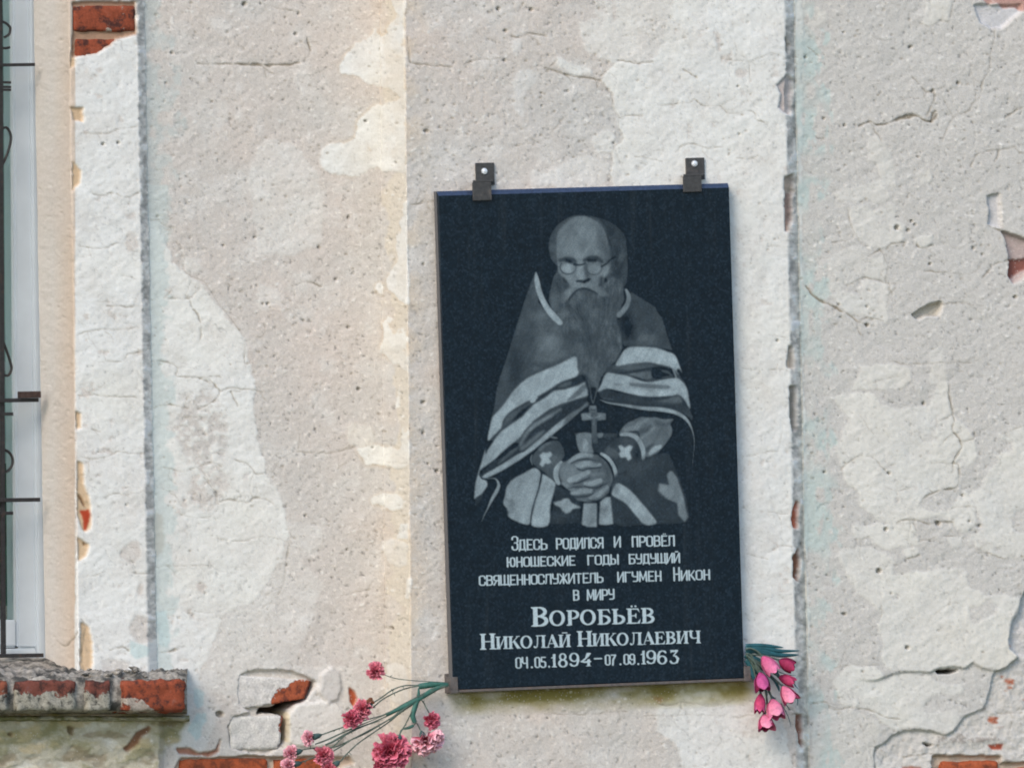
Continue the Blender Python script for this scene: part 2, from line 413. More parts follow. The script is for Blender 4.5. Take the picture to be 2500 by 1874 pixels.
# pilaster right half
white(cc(1250, 0, [(780,690),(810,620),(890,540),(960,510),(1100,550),(1170,520),(1250,470),(1400,-50),(1400,-900),(2500,-900),(2500,2600),(1850,2600),(700,1640),(880,1600),(840,1500),(850,1420),(870,1310),(960,1220),(910,1100),(900,1010),(880,950),(880,830)]), rag=6)
white(cc(1250, 0, [(560,180),(880,170),(900,-900),(1800,-900),(2400,0),(2400,600),(1200,560),(860,540),(600,420)]), 0.62, soft=5)
white(cc(1250, 0, [(560,1350),(700,1350),(830,1400),(800,1640),(480,1640),(150,1620),(150,1460),(300,1500)]), 0.5, soft=4)
white(cc(1250, 0, [(700,1150),(800,1110),(900,1200),(860,1330),(720,1330),(680,1230)]), 0.7, soft=2)
white([(1780,440),(1950,440),(1980,1680),(1960,1700),(1610,1720),(1780,1600)], rag=4)
white(cc(1250, 1404, [(1240,1100),(1450,1090),(2300,1050),(2450,1900),(1500,2400),(1450,1500),(1360,1400),(1250,1330),(1230,1200)]), 0.85, soft=2)
white(cc(1250, 1404, [(1300,1250),(2300,1200),(2450,2400),(1700,2400),(1450,1500)]), 0.4, soft=6)
# right wall patches
RW = [
 (1875,0,[(1380,-100),(1610,-100),(1600,20),(1570,110),(1550,180),(1480,180),(1400,215),(1330,200),(1290,190),(1340,150)],1.,1),
 (1875,0,[(860,1180),(960,1190),(1010,1220),(1070,1340),(1100,1500),(1090,1640),(1000,1640),(940,1430),(860,1330)],.7,2),
 (1875,0,[(330,60),(500,100),(500,200),(380,260),(330,200)],.5,2),
 (1875,0,[(1290,1500),(1410,1470),(1420,1560),(1330,1600)],.7,2),
 (1875,470,[(710,130),(850,120),(930,150),(1070,90),(1100,120),(1090,230),(1200,290),(1170,400),(1100,440),(1020,490),(900,460),(820,420),(750,340),(710,250)],.95,1),
 (1875,470,[(540,0),(1000,-100),(1070,60),(960,95),(800,70),(620,60)],.8,1),
 (1875,470,[(1280,370),(1420,350),(1415,450),(1310,470),(1270,430)],.9,1),
 (1875,470,[(870,560),(1010,540),(1040,640),(1010,760),(840,740),(830,640)],.8,1),
 (1875,470,[(640,480),(800,460),(860,560),(830,740),(660,790),(560,700),(540,600)],.55,2),
 (1875,470,[(820,760),(1010,780),(1100,820),(1010,900),(1040,1000),(1020,1090),(930,1110),(860,1060),(760,1060),(700,1020),(590,960),(540,880),(700,870),(800,900)],.9,1),
 (1875,470,[(560,740),(640,780),(640,860),(550,840)],.7,2),
 (1875,470,[(800,1500),(960,1480),(1210,1500),(1240,1600),(1160,1700),(700,1700)],.9,1),
 (1875,470,[(1400,1350),(1520,1340),(1520,1480),(1560,1658),(1400,1658),(1380,1500)],.6,2),
 (1875,940,[(560,100),(650,60),(900,70),(950,160),(1100,200),(1400,170),(1450,60),(1480,-40),(1560,-40),(1570,120),(1600,260),(1720,400),(1770,500),(1790,600),(1740,700),(1640,700),(1625,850),(1600,890),(1480,900),(1370,950),(1290,1050),(1400,1100),(1560,1070),(1700,900),(1720,960),(1800,1060),(1780,1200),(1700,1270),(1590,1180),(1450,1140),(1300,1180),(1060,1190),(900,1120),(800,1040),(760,900),(680,880),(650,740),(600,560),(640,400),(700,300)],.95,1),
 (1875,940,[(2100,400),(2400,350),(2400,1000),(2150,1060),(2100,1160),(2110,1270),(2400,1300),(2400,1500),(2050,1500),(1900,1440),(1800,1400),(1720,1300),(1850,1230),(1800,1060),(1720,960),(1850,900),(1880,740),(1980,660),(1960,600),(2110,570)],.95,1),
 (1875,940,[(1970,440),(2010,420),(2200,330),(2200,420),(2080,440),(2110,480),(1990,470)],.8,1),
 (1875,940,[(720,1220),(1000,1180),(1250,1200),(1290,1310),(1320,1370),(1180,1400),(1000,1420),(890,1320),(750,1330)],.9,1),
 (1875,940,[(1140,1420),(1300,1390),(1310,1450),(1200,1480)],.9,1),(1875,940,[(1540,1320),(1690,1300),(1660,1400),(1600,1430),(1550,1380)],.9,1),
 (1875,940,[(600,1420),(900,1400),(1100,1500),(1080,1658),(700,1658)],.75,2),
 (1875,1404,[(700,0),(1700,-60),(1750,120),(1860,150),(1880,200),(1990,160),(2190,200),(2180,300),(2110,430),(2080,560),(2100,650),(2160,700),(2020,810),(1920,800),(1830,780),(1760,740),(1700,790),(1600,780),(1390,830),(1200,840),(1050,800),(980,700),(990,560),(930,440),(980,330),(900,250),(760,150)],.97,1),
 (1875,1404,[(1000,900),(1150,840),(1390,850),(1500,940),(1680,940),(1700,1000),(1600,1050),(1400,1020),(1340,1150),(1480,1190),(1640,1150),(1640,1280),(1600,1350),(1540,1370),(1420,1330),(1300,1300),(1130,1350),(980,1250),(900,1180),(640,1130),(560,900),(700,780),(960,790)],.9,1),
 (1875,1404,[(380,1120),(560,1150),(700,1160),(980,1250),(980,1420),(930,1480),(900,1900),(380,1900)],.55,3),
 (1875,1404,[(930,1480),(1000,1470),(1070,1530),(1100,1658),(1160,1800),(940,1800),(920,1580)],1.,1),
 (1875,1404,[(1180,1560),(1460,1570),(1480,1640),(1500,1900),(1230,1900),(1190,1658)],.8,1),
 (1875,1404,[(1990,1200),(2300,1180),(2400,1500),(2060,1480),(1960,1420)],.6,2)]
for ox, oy, pl, a, sf in RW: white(cc(ox, oy, pl), a, rag=6, soft=sf)
# holes worn into the whitewash
Hn = np.clip(fbm(SH, 15, 5, gain=0.7) - 0.60, 0, 1) * 5
W *= 1 - 0.8 * np.clip(Hn, 0, 1)
ero = mask(qq([(392,850),(440,835),(480,880),(500,950),(470,1010),(440,1030),(395,990),(375,920)]), 12, 6)
ero = np.maximum(ero, 0.8 * mask(qq([(430,1000),(480,1010),(500,1060),(450,1100),(400,1070)]), 12, 6))
W *= 1 - ero * np.clip(0.75 + 2.0 * fbm(SH, 6, 3), 0, 1)
for ox, oy, pl in [(0, 0, [(615,930),(690,945),(720,1000),(700,1050),(640,1040)]), (0, 0, [(1010,980),(1060,1050),(1030,1060)]),
                   (0, 470, [(1060,200),(1160,180),(1160,240),(1090,240)]), (0, 470, [(1090,350),(1160,350),(1195,480),(1110,520),(1070,440)]),
                   (0, 940, [(1130,1350),(1200,1350),(1210,1480),(1120,1560),(1030,1480),(1060,1400)]), (0, 1404, [(1190,70),(1230,90),(1220,180),(1180,150)]),
                   (0, 1404, [(1180,340),(1290,350),(1320,580),(1200,590),(1120,520),(1110,430)]), (0, 1404, [(860,740),(950,710),(1130,740),(1080,860),(950,880),(880,830)]),
                   (1250, 0, [(1910,620),(1960,590),(2030,610),(1980,670),(1920,660)]), (1250, 0, [(1740,300),(1790,290),(1800,460),(1770,440)]),
                   (1875, 1404, [(1730,270),(1830,260),(1890,190),(1980,250),(1960,330),(1840,380),(1790,415),(1740,380)]),
                   (1875, 1404, [(1340,1110),(1400,1040),(1500,1020),(1660,1040),(1640,1120),(1480,1170),(1350,1170)]),
                   (0, 1404, [(1690,60),(1750,50),(1790,90),(1740,140),(1700,120)])]:
    W *= 1 - 0.9 * mask(cc(ox, oy, pl), 5, 1)
W *= np.clip(0.90 + 0.22 * fbm(SH, 28, 4), 0.5, 1); W = 0.8 * W + 0.2 * blur(W, 2)
# colour of the wash varies: cool white, cream on the side face and low on the right wall
wc = np.zeros(SH + (3,), np.float32); wc[:] = (230, 232, 230)
def wmix(m, col): 
    wc[:] += m[..., None] * (np.array(col, np.float32) - wc)
wmix(np.clip((GX - eQ1) / 60, 0, 1), (219, 218, 212))
sfx = np.clip((GX - eP0 - 18 - 26 * fbm(SH, 30, 4, gain=0.6)) / 7, 0, 1) * (GX < eP1)
wmix(sfx * 0.9, (224, 224, 219))
wmix(np.clip(lo + 0.1, 0, 1) * 0.5 * (GX > eQ0), (225, 219, 203))
wmix(np.clip(fbm(SH, 40, 3), 0, 1) * 0.5, (216, 219, 217))
wmix(np.clip(fbm(SH, 150, 3) + 0.15, 0, 1) * 0.7, (231, 231, 224))
wmix(np.clip(fbm(SH, 12, 4), 0, 1) * 0.35, (212, 211, 205))
halo = np.clip(blur(W, 9) * 1.6 - 0.12, 0, 1) * (1 - W) * np.clip((GX - 770) / 90, 0, 1) * (GX < eP1) * np.clip(0.6 + 0.9 * mid, 0, 1)
paint(halo, (208, 187, 156), 0.8)
C += W[..., None] * (wc - C)
sideface = sfx
paint(sideface * (1 - W), (216, 209, 194), 0.75)
H += W * 1.3 + W * (fbm(SH, 5, 3) * 0.15)
G -= W * 0.72
Wb = blur(W, 2)
edge = np.clip(np.abs(W - Wb) * 3, 0, 1)
# darker grit where the plaster shows
C *= (1 + (0.10 * grain - 0.20 * pits) * (1 - 0.75 * W))[..., None]
H += (grain * 0.5 - pits * 1.2) * (1 - 0.75 * W)
sm = np.clip(-(fbm(SH, 4.5, 3, gain=0.8)) - 0.72, 0, 1) * 3 * W
C *= (1 - 0.16 * np.clip(sm, 0, 1))[..., None]; H -= sm * 0.5
# --- reveal and outer edge of the surround: pinkish beige render
rv = (GX < 184).astype(np.float32) * (GY < 1665)
paint(rv * (1 - 0 * W), (206, 202, 196))
paint(rv * np.clip((GX - 128) / 50, 0, 1), (206, 186, 166), 0.8)
paint(rv * np.clip(lo + 0.2, 0, 1), (204, 196, 188), 0.5)
G = np.where(rv > 0, 0.45, G)
for pl in [[(172,130),(184,110),(184,160),(172,170)], [(172,262),(200,264),(202,298),(178,296)], [(176,395),(196,420),(196,450),(178,470)],
           [(186,1000),(200,1010),(200,1045),(188,1050)], [(188,1125),(202,1130),(204,1180),(222,1240),(222,1290),(205,1300),(190,1260)],
           [(190,1310),(218,1330),(212,1355),(192,1370)], [(198,1520),(215,1530),(224,1570),(226,1620),(214,1660),(198,1660)]]:
    mm = mask(pl, 4, 1); paint(mm, (206, 180, 148), 0.95); H -= mm * 5
mm = mask([(197,1244),(220,1242),(221,1262),(212,1294),(204,1293),(204,1266)], 2, 1); paint(mm, (176, 72, 48)); 
for pl in [[(193,1205),(202,1215),(212,1240),(204,1232),(194,1215)], [(204,1322),(214,1330),(206,1332)]]:
    mm = mask(pl, 2, 1); paint(mm, (110, 84, 60), 0.8); H -= mm * 4
# exposed brick zone at the top of the surround
bz = mask([(178,4),(332,2),(334,84),(285,96),(268,112),(252,120),(240,130),(178,140)], 2.5, 0.6)
paint(bz, (172, 140, 118)); H -= bz * 7; G = np.maximum(G, bz)
# quirk strips beside surround and pilaster: rough grey mortar
s1 = ((GX > eS0) & (GX < eS1 + 2)).astype(np.float32) * (GY < 1560); s2 = ((GX > eQ0 + 2) & (GX < eQ1 + 6)).astype(np.float32)
paint(s1, (222, 218, 212), 0.85); paint(s2, (218, 212, 204), 0.85)
paint(s2 * np.clip((GX - eQ0 - 16) / 8, 0, 1), (205, 198, 182), 0.6)
ss = fbm(SH, 8, 4, gain=0.7); C *= (1 + 0.26 * ss * np.maximum(s1, s2))[..., None]; H += ss * 1.6 * np.maximum(s1, s2)
G = np.where((s1 > 0) | (s2 > 0), 0.9, G)
# chipped arris of the pilaster, brick showing in the gaps
for ox, oy, pl, c in [(1875,0,[(150,300),(180,380),(170,470),(160,440)],(150,140,126)), (1875,0,[(170,640),(80,730),(110,800),(100,930),(150,980),(190,1000),(210,700)],(196,186,182)),
                   (1875,0,[(140,1520),(220,1500),(230,1658),(150,1658)],(176,160,146)), (1875,470,[(150,0),(210,0),(205,240),(170,340),(150,330),(145,120)],(150,128,118)),
                   (1875,470,[(185,1320),(215,1330),(215,1500),(160,1500),(165,1420)],(176,164,150)), (1875,940,[(185,0),(240,0),(235,380),(205,400),(185,250)],(150,142,132)),
                   (1875,940,[(240,1000),(260,1010),(255,1230),(225,1230),(210,1150),(220,1080)],(178,96,70)), (1875,940,[(265,1390),(275,1500),(260,1658),(225,1658),(215,1480)],(128,84,64)),
                   (1875,1404,[(235,-40),(270,0),(255,60),(225,10)],(128,84,64)), (1875,1404,[(245,1190),(285,1200),(295,1320),(290,1480),(268,1440),(250,1300)],(140,96,80))]:
    mm = mask(cc(ox, oy, pl), 3, 0.7); paint(mm, c, 0.95); H -= mm * 6; G = np.maximum(G, mm * 0.7)
# --- old blue-green limewash scraps, plus bluish shade beside the corners painted in
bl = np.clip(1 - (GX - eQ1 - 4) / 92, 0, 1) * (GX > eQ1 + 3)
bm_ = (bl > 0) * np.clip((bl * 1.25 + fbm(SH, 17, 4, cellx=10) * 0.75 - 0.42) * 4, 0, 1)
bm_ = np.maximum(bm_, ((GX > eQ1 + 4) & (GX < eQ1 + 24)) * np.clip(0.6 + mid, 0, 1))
bm_ *= np.clip(0.62 + 0.9 * fbm(SH, 30, 3), 0.1, 1); paint(bm_, (190, 206, 203), 0.8); G *= 1 - 0.4 * bm_  # tone also carries the blue shade along the pilaster edge
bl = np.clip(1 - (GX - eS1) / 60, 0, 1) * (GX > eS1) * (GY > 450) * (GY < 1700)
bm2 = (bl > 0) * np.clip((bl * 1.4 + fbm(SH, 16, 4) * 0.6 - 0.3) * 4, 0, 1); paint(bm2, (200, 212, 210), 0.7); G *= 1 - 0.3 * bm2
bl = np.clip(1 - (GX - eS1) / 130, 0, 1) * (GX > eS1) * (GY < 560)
paint((bl > 0) * np.clip((bl + fbm(SH, 16, 4) * 0.5 - 0.55) * 4, 0, 1), (194, 202, 200), 0.7)  # both tints fade away from the surround as painted shade
for pl in [[(1340,300),(1440,290),(1460,560),(1440,620),(1370,600)], [(1670,960),(1750,1000),(1760,1100),(1700,1140),(1670,1080)], [(1690,1180),(1780,1170),(1780,1250),(1740,1300),(1720,1400),(1690,1420),(1620,1330),(1640,1280)], [(1410,1340),(1490,1350),(1480,1420),(1410,1450)],
           [(1120,570),(1250,600),(1290,640),(1270,700),(1160,710),(1120,650)]]:
    paint(mask(cc(0, 1404, pl), 4, 1), (196, 214, 214), 0.8)
mm = mask(cc(0, 940, [(1330,1080),(1400,1090),(1410,1400),(1340,1490),(1310,1300)]), 8, 2); paint(mm, (190, 192, 184), 0.7)
# --- under the sill: damp stained render
uz = mask([(-300,1735),(60,1738),(300,1742),(455,1748),(440,1800),(400,1850),(360,1900),(360,2150),(-300,2150)], 10, 3)
paint(uz, (196, 192, 176)); G = np.maximum(G, uz)
ns = fbm(SH, 20, 5, cellx=36, gain=0.66); ns2 = fbm(SH, 14, 4, cellx=30)
paint(uz * np.clip((ns - 0.1) * 3, 0, 1), (152, 148, 118), 0.7)
paint(uz * np.clip((ns2 - 0.25) * 3, 0, 1), (206, 190, 156), 0.75)
paint(uz * np.clip((-ns2 - 0.35) * 3, 0, 1), (150, 138, 118), 0.7)
paint(uz * np.clip((-ns - 0.4) * 3, 0, 1), (222, 222, 214), 0.8)
H += uz * (ns * 4 + ns2 * 3)
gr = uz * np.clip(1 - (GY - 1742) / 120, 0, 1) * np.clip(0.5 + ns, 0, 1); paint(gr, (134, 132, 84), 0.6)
mm = mask(cc(0, 1404, [(1060,1480),(1130,1400),(1190,1340),(1280,1290),(1300,1310),(1210,1400),(1180,1450),(1080,1510)]), 5, 1); paint(mm, (120, 82, 60), 0.85); H -= mm * 5
for pl in [[(60,1340),(110,1350),(100,1380),(50,1370)], [(560,1300),(640,1310),(620,1380),(580,1360)]]:
    mm = mask(cc(0, 1404, pl), 5, 1); paint(mm, (112, 96, 70), 0.8); H -= mm * 5
# --- algae below the plaque, with its shadow painted into the same strip
al_shade = np.clip(1 - np.abs(GY - (1706 - (GX - 1110) * 0.036)) / 44, 0, 1) * np.clip((GX - 1095) / 60, 0, 1) * np.clip((1850 - GX) / 40, 0, 1)
al_shade *= np.clip(0.75 + 0.6 * fbm(SH, 18, 4, cellx=30), 0, 1)
paint(np.clip(al_shade * 1.25, 0, 1), (128, 118, 56), 0.85)
mm = mask([(1590,1700),(1618,1700),(1604,1722)], 6, 2); paint(mm, (150, 118, 80), 0.6)
# --- broken area left of the carnations
hz = mask(cc(0, 1404, [(2060,860),(2200,820),(2500,820),(2620,860),(2720,920),(2720,960),(2640,1060),(2560,1090),(2480,1200),(2470,1480),(2380,1500),(2300,1540),(2100,1510),(1990,1480),(1970,1300),(2010,1210),(2160,1170),(2060,1100)]), 4, 1)
H -= hz * 9; paint(hz, (206, 200, 192)); G = np.maximum(G, hz)
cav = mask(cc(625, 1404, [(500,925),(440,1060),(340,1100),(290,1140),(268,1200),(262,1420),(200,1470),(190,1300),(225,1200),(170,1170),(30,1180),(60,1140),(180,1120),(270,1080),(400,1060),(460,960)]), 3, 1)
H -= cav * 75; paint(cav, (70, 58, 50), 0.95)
lump = mask(cc(625, 1404, [(290,1150),(360,1100),(560,1090),(680,1120),(740,1160),(760,1300),(740,1440),(640,1480),(360,1480),(275,1440),(268,1220)]), 5, 2); H += lump * 5; paint(lump, (222, 220, 214), 0.9)
lump2 = mask(cc(625, 1404, [(560,860),(640,800),(730,850),(740,960),(700,1080),(600,1110),(540,1000)]), 5, 2); H += lump2 * 6; paint(lump2, (206, 204, 200), 0.9)
mm = mask(cc(625, 1404, [(805,960),(860,1000),(880,1060),(850,1130),(815,1090)]), 2, 1); paint(mm, (178, 92, 62)); H -= mm * 6
paint(mask(cc(625, 1404, [(268,1180),(285,1160),(279,1440),(268,1430)]), 2, 0.6), (212, 190, 130), 0.5)
# strip of bricks at the very bottom
bz2 = mask(cc(0, 1404, [(1560,1575),(2205,1550),(2330,1560),(2620,1560),(2700,1560),(3020,1560),(3060,1620),(2980,1640),(2890,1700),(3060,1800),(3100,2600),(1500,2600),(1510,1660)]), 3, 0.8)
H -= bz2 * 12; paint(bz2, (200, 184, 168)); G = np.maximum(G, bz2)
mm = mask(cc(0, 1404, [(1520,1480),(1640,1480),(1720,1530),(1860,1500),(1900,1400),(1880,1520),(1800,1560),(1540,1530)]), 3, 1); paint(mm, (150, 90, 66), 0.7); H -= mm * 8
# right wall: layers breaking away
lay1 = mask(cc(1875, 1404, [(300,-900),(3600,-900),(2230,100),(2190,200),(2170,330),(2110,430),(2080,560),(2090,640),(2160,700),(2060,800),(2000,825),(1920,815),(1830,790),(1760,750),(1700,800),(1600,785),(1500,790),(1390,838),(1330,820),(1200,835),(1050,850),(940,905),(700,900),(500,900)]), 3, 0.8)
lay2 = mask(cc(1875, 1404, [(300,500),(1500,500),(2000,760),(1950,860),(1935,980),(1900,1100),(1860,1160),(1780,1190),(1700,1220),(1660,1290),(1620,1345),(1550,1385),(1420,1345),(1300,1322),(1180,1345),(1080,1385),(990,1450),(940,1470),(920,1560),(960,2100),(300,2100)]), 3, 0.8)
zone = mask(cc(1875, 1404, [(560,-300),(3000,-300),(3000,3000),(560,3000)]), 1, 6) * np.clip((GX - 2055 + 40 * mid) / 110, 0, 1)
H -= zone * (1 - lay1) * 4.5 + zone * (1 - np.maximum(lay2, lay1)) * 6.5
dk = zone * (1 - np.maximum(lay1, lay2)); paint(dk, (208, 205, 200), 0.8); G = np.maximum(G, dk * 0.8)
nb = fbm(SH, 13, 5, gain=0.7); paint(dk * np.clip((nb - 0.5) * 4, 0, 1), (150, 142, 136), 0.7); H += dk * nb * 2.5
dk2 = dk * np.clip((GX - 2300) / 80, 0, 1)
paint(dk2 * np.clip((fbm(SH, 11, 4, cellx=22) - 0.62) * 4, 0, 1), (168, 92, 66), 0.85)
for ox, oy, pl, c, d in [(1875,470,[(1240,1050),(1300,1010),(1390,960),(1490,940),(1505,962),(1460,1060),(1350,1060),(1290,1090)],(186,180,168),16),
   (1875,470,[(1890,30),(2000,20),(2010,300),(1900,275),(1910,150)],(204,203,204),9), (1875,470,[(2010,330),(2205,400),(2400,420),(2400,560),(2205,740),(2120,780),(2080,720),(2090,560),(2040,400)],(188,170,166),14),
   (1875,470,[(2090,575),(2205,580),(2400,560),(2400,640),(2205,680),(2100,740),(2070,700)],(138,86,76),6),
   (1875,0,[(1775,50),(1830,40),(2200,40),(2200,90),(2020,240),(1930,250),(1840,200)],(206,206,208),8), (1875,0,[(1790,-60),(2400,-60),(2400,90),(2200,100),(2130,60),(2040,70),(1980,20),(1900,40)],(190,150,140),5),
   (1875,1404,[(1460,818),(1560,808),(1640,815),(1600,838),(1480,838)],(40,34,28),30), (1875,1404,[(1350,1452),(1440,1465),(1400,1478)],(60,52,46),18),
   (1875,1404,[(1920,1460),(2050,1450),(2040,1500),(1960,1500)],(160,72,52),2), (1875,1404,[(1440,1560),(2030,1550),(2060,1900),(1440,1900)],(196,176,156),12), (1875,1404,[(2040,1610),(2400,1600),(2400,1900),(2050,1900)],(196,176,156),12),
   (1875,1404,[(1160,1640),(1330,1650),(1420,1750),(1250,1760)],(178,120,104),2),
   (1875,1404,[(2090,430),(2205,180),(2400,100),(2400,700),(2160,690),(2075,570)],(208,206,204),3)]:
    mm = mask(cc(ox, oy, pl), 3, 0.8); paint(mm, c, 0.9); H -= mm * d; G = np.maximum(G, mm * 0.6)
# --- single dark holes
for x, y, r in [(1138,418,0),(1041,320,5),(1219,23,5),(1235,75,4),(1232,148,4),(893,294,4),(1297,25,5),(695,45,3),(722,84,4),(730,35,4),(966,398,3),(1072,312,3),(1045,222,2.5),
                (2191,555,7),(2227,540,4),(2235,548,3.5),(2218,562,4),(2376,605,4),(2270,645,4),(2480,723,5),(2120,794,5),(2118,748,3.5),(2048,744,3),(2222,116,4),(2339,203,5),(2278,223,4),(1964,140,4),
                (2010,290,4),(2062,306,4),(2241,383,3),(2060,78,3),(2255,983,5),(2170,1156,4),(2292,1278,6),(2160,1289,5),(2390,1283,4),(2146,1394,7),(2400,620,3),(875,948,5),(849,533,3.5),(850,530,3),(778,604,4),(742,783,3),(850,800,4),(652,741,4),
                (818,680,4),(1034,645,3.5),(1032,981,5),(1033,1057,4),(1067,1150,5),(1070,1089,3),(1045,1133,3),(849,1342,3),(956,1534,5),(896,1455,2.5),(537,1741,9),(745,1260,3.5),(910,1090,3),(2365,1272,3),(1900,830,4),(2014,1152,4),
                (405,205,3),(465,195,3),(598,10,6),(420,130,4),(388,318,0),(250,352,4),(288,350,4),(1404,267,3),(1387,224,3),(1324,228,3),(1326,260,3),(1805,326,3),(1803,211,3),(309,1232,3),(545,600,3),(620,580,3),(640,742,3),
                (2215,1580,6),(2105,1640,3),(2060,1500,5),(2177,1448,3),(2350,1210,4),(1790,1500,2)]:
    if r <= 0: continue
    i = int((y - CY0) / CS); j = int((x - CX0) / CS); k = int(r + 3)
    sl = (slice(max(i - k, 0), i + k), slice(max(j - k, 0), j + k))
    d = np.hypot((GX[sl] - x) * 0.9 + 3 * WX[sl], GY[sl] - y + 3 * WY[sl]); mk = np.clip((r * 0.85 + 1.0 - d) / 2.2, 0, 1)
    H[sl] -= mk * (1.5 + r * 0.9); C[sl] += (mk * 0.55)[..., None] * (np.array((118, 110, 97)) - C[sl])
# random pits over the plaster
rs = np.random.RandomState(3); dens = np.clip(0.45 + 0.9 * fbm(SH, 70, 4), 0.04, 1)
for n in range(17000):
    x = rs.uniform(360, 2790); y = rs.uniform(-240, 2140); i = int((y - CY0) / CS); j = int((x - CX0) / CS)
    if i < 4 or j < 4 or i > CHN - 5 or j > CWN - 5: continue
    if rs.rand() > dens[i, j]: continue
    pale = rs.rand() < 0.52; r = 0.8 + 2.5 * rs.rand() ** 2.8 * (1.25 if pale else 1)
    if W[i, j] > 0.5 and (pale or rs.rand() < 0.45): continue
    sl = (slice(i - 4, i + 5), slice(j - 4, j + 5))
    an = rs.uniform(-0.9, 0.2); ca, sa = math.cos(an), math.sin(an); X = GX[sl] - x; Y = GY[sl] - y
    d = np.hypot((X * ca + Y * sa) * 0.75, (-X * sa + Y * ca) * 1.2); mk = np.clip((r + 1 - d) / 1.6, 0, 1)
    if pale: C[sl] += (mk * 0.75)[..., None] * (np.array((232, 231, 226)) - C[sl]); H[sl] += mk * 0.6
    else: C[sl] += (mk * rs.uniform(0.2, 0.6))[..., None] * (np.array((138, 128, 112)) - C[sl]); H[sl] -= mk * 1.2
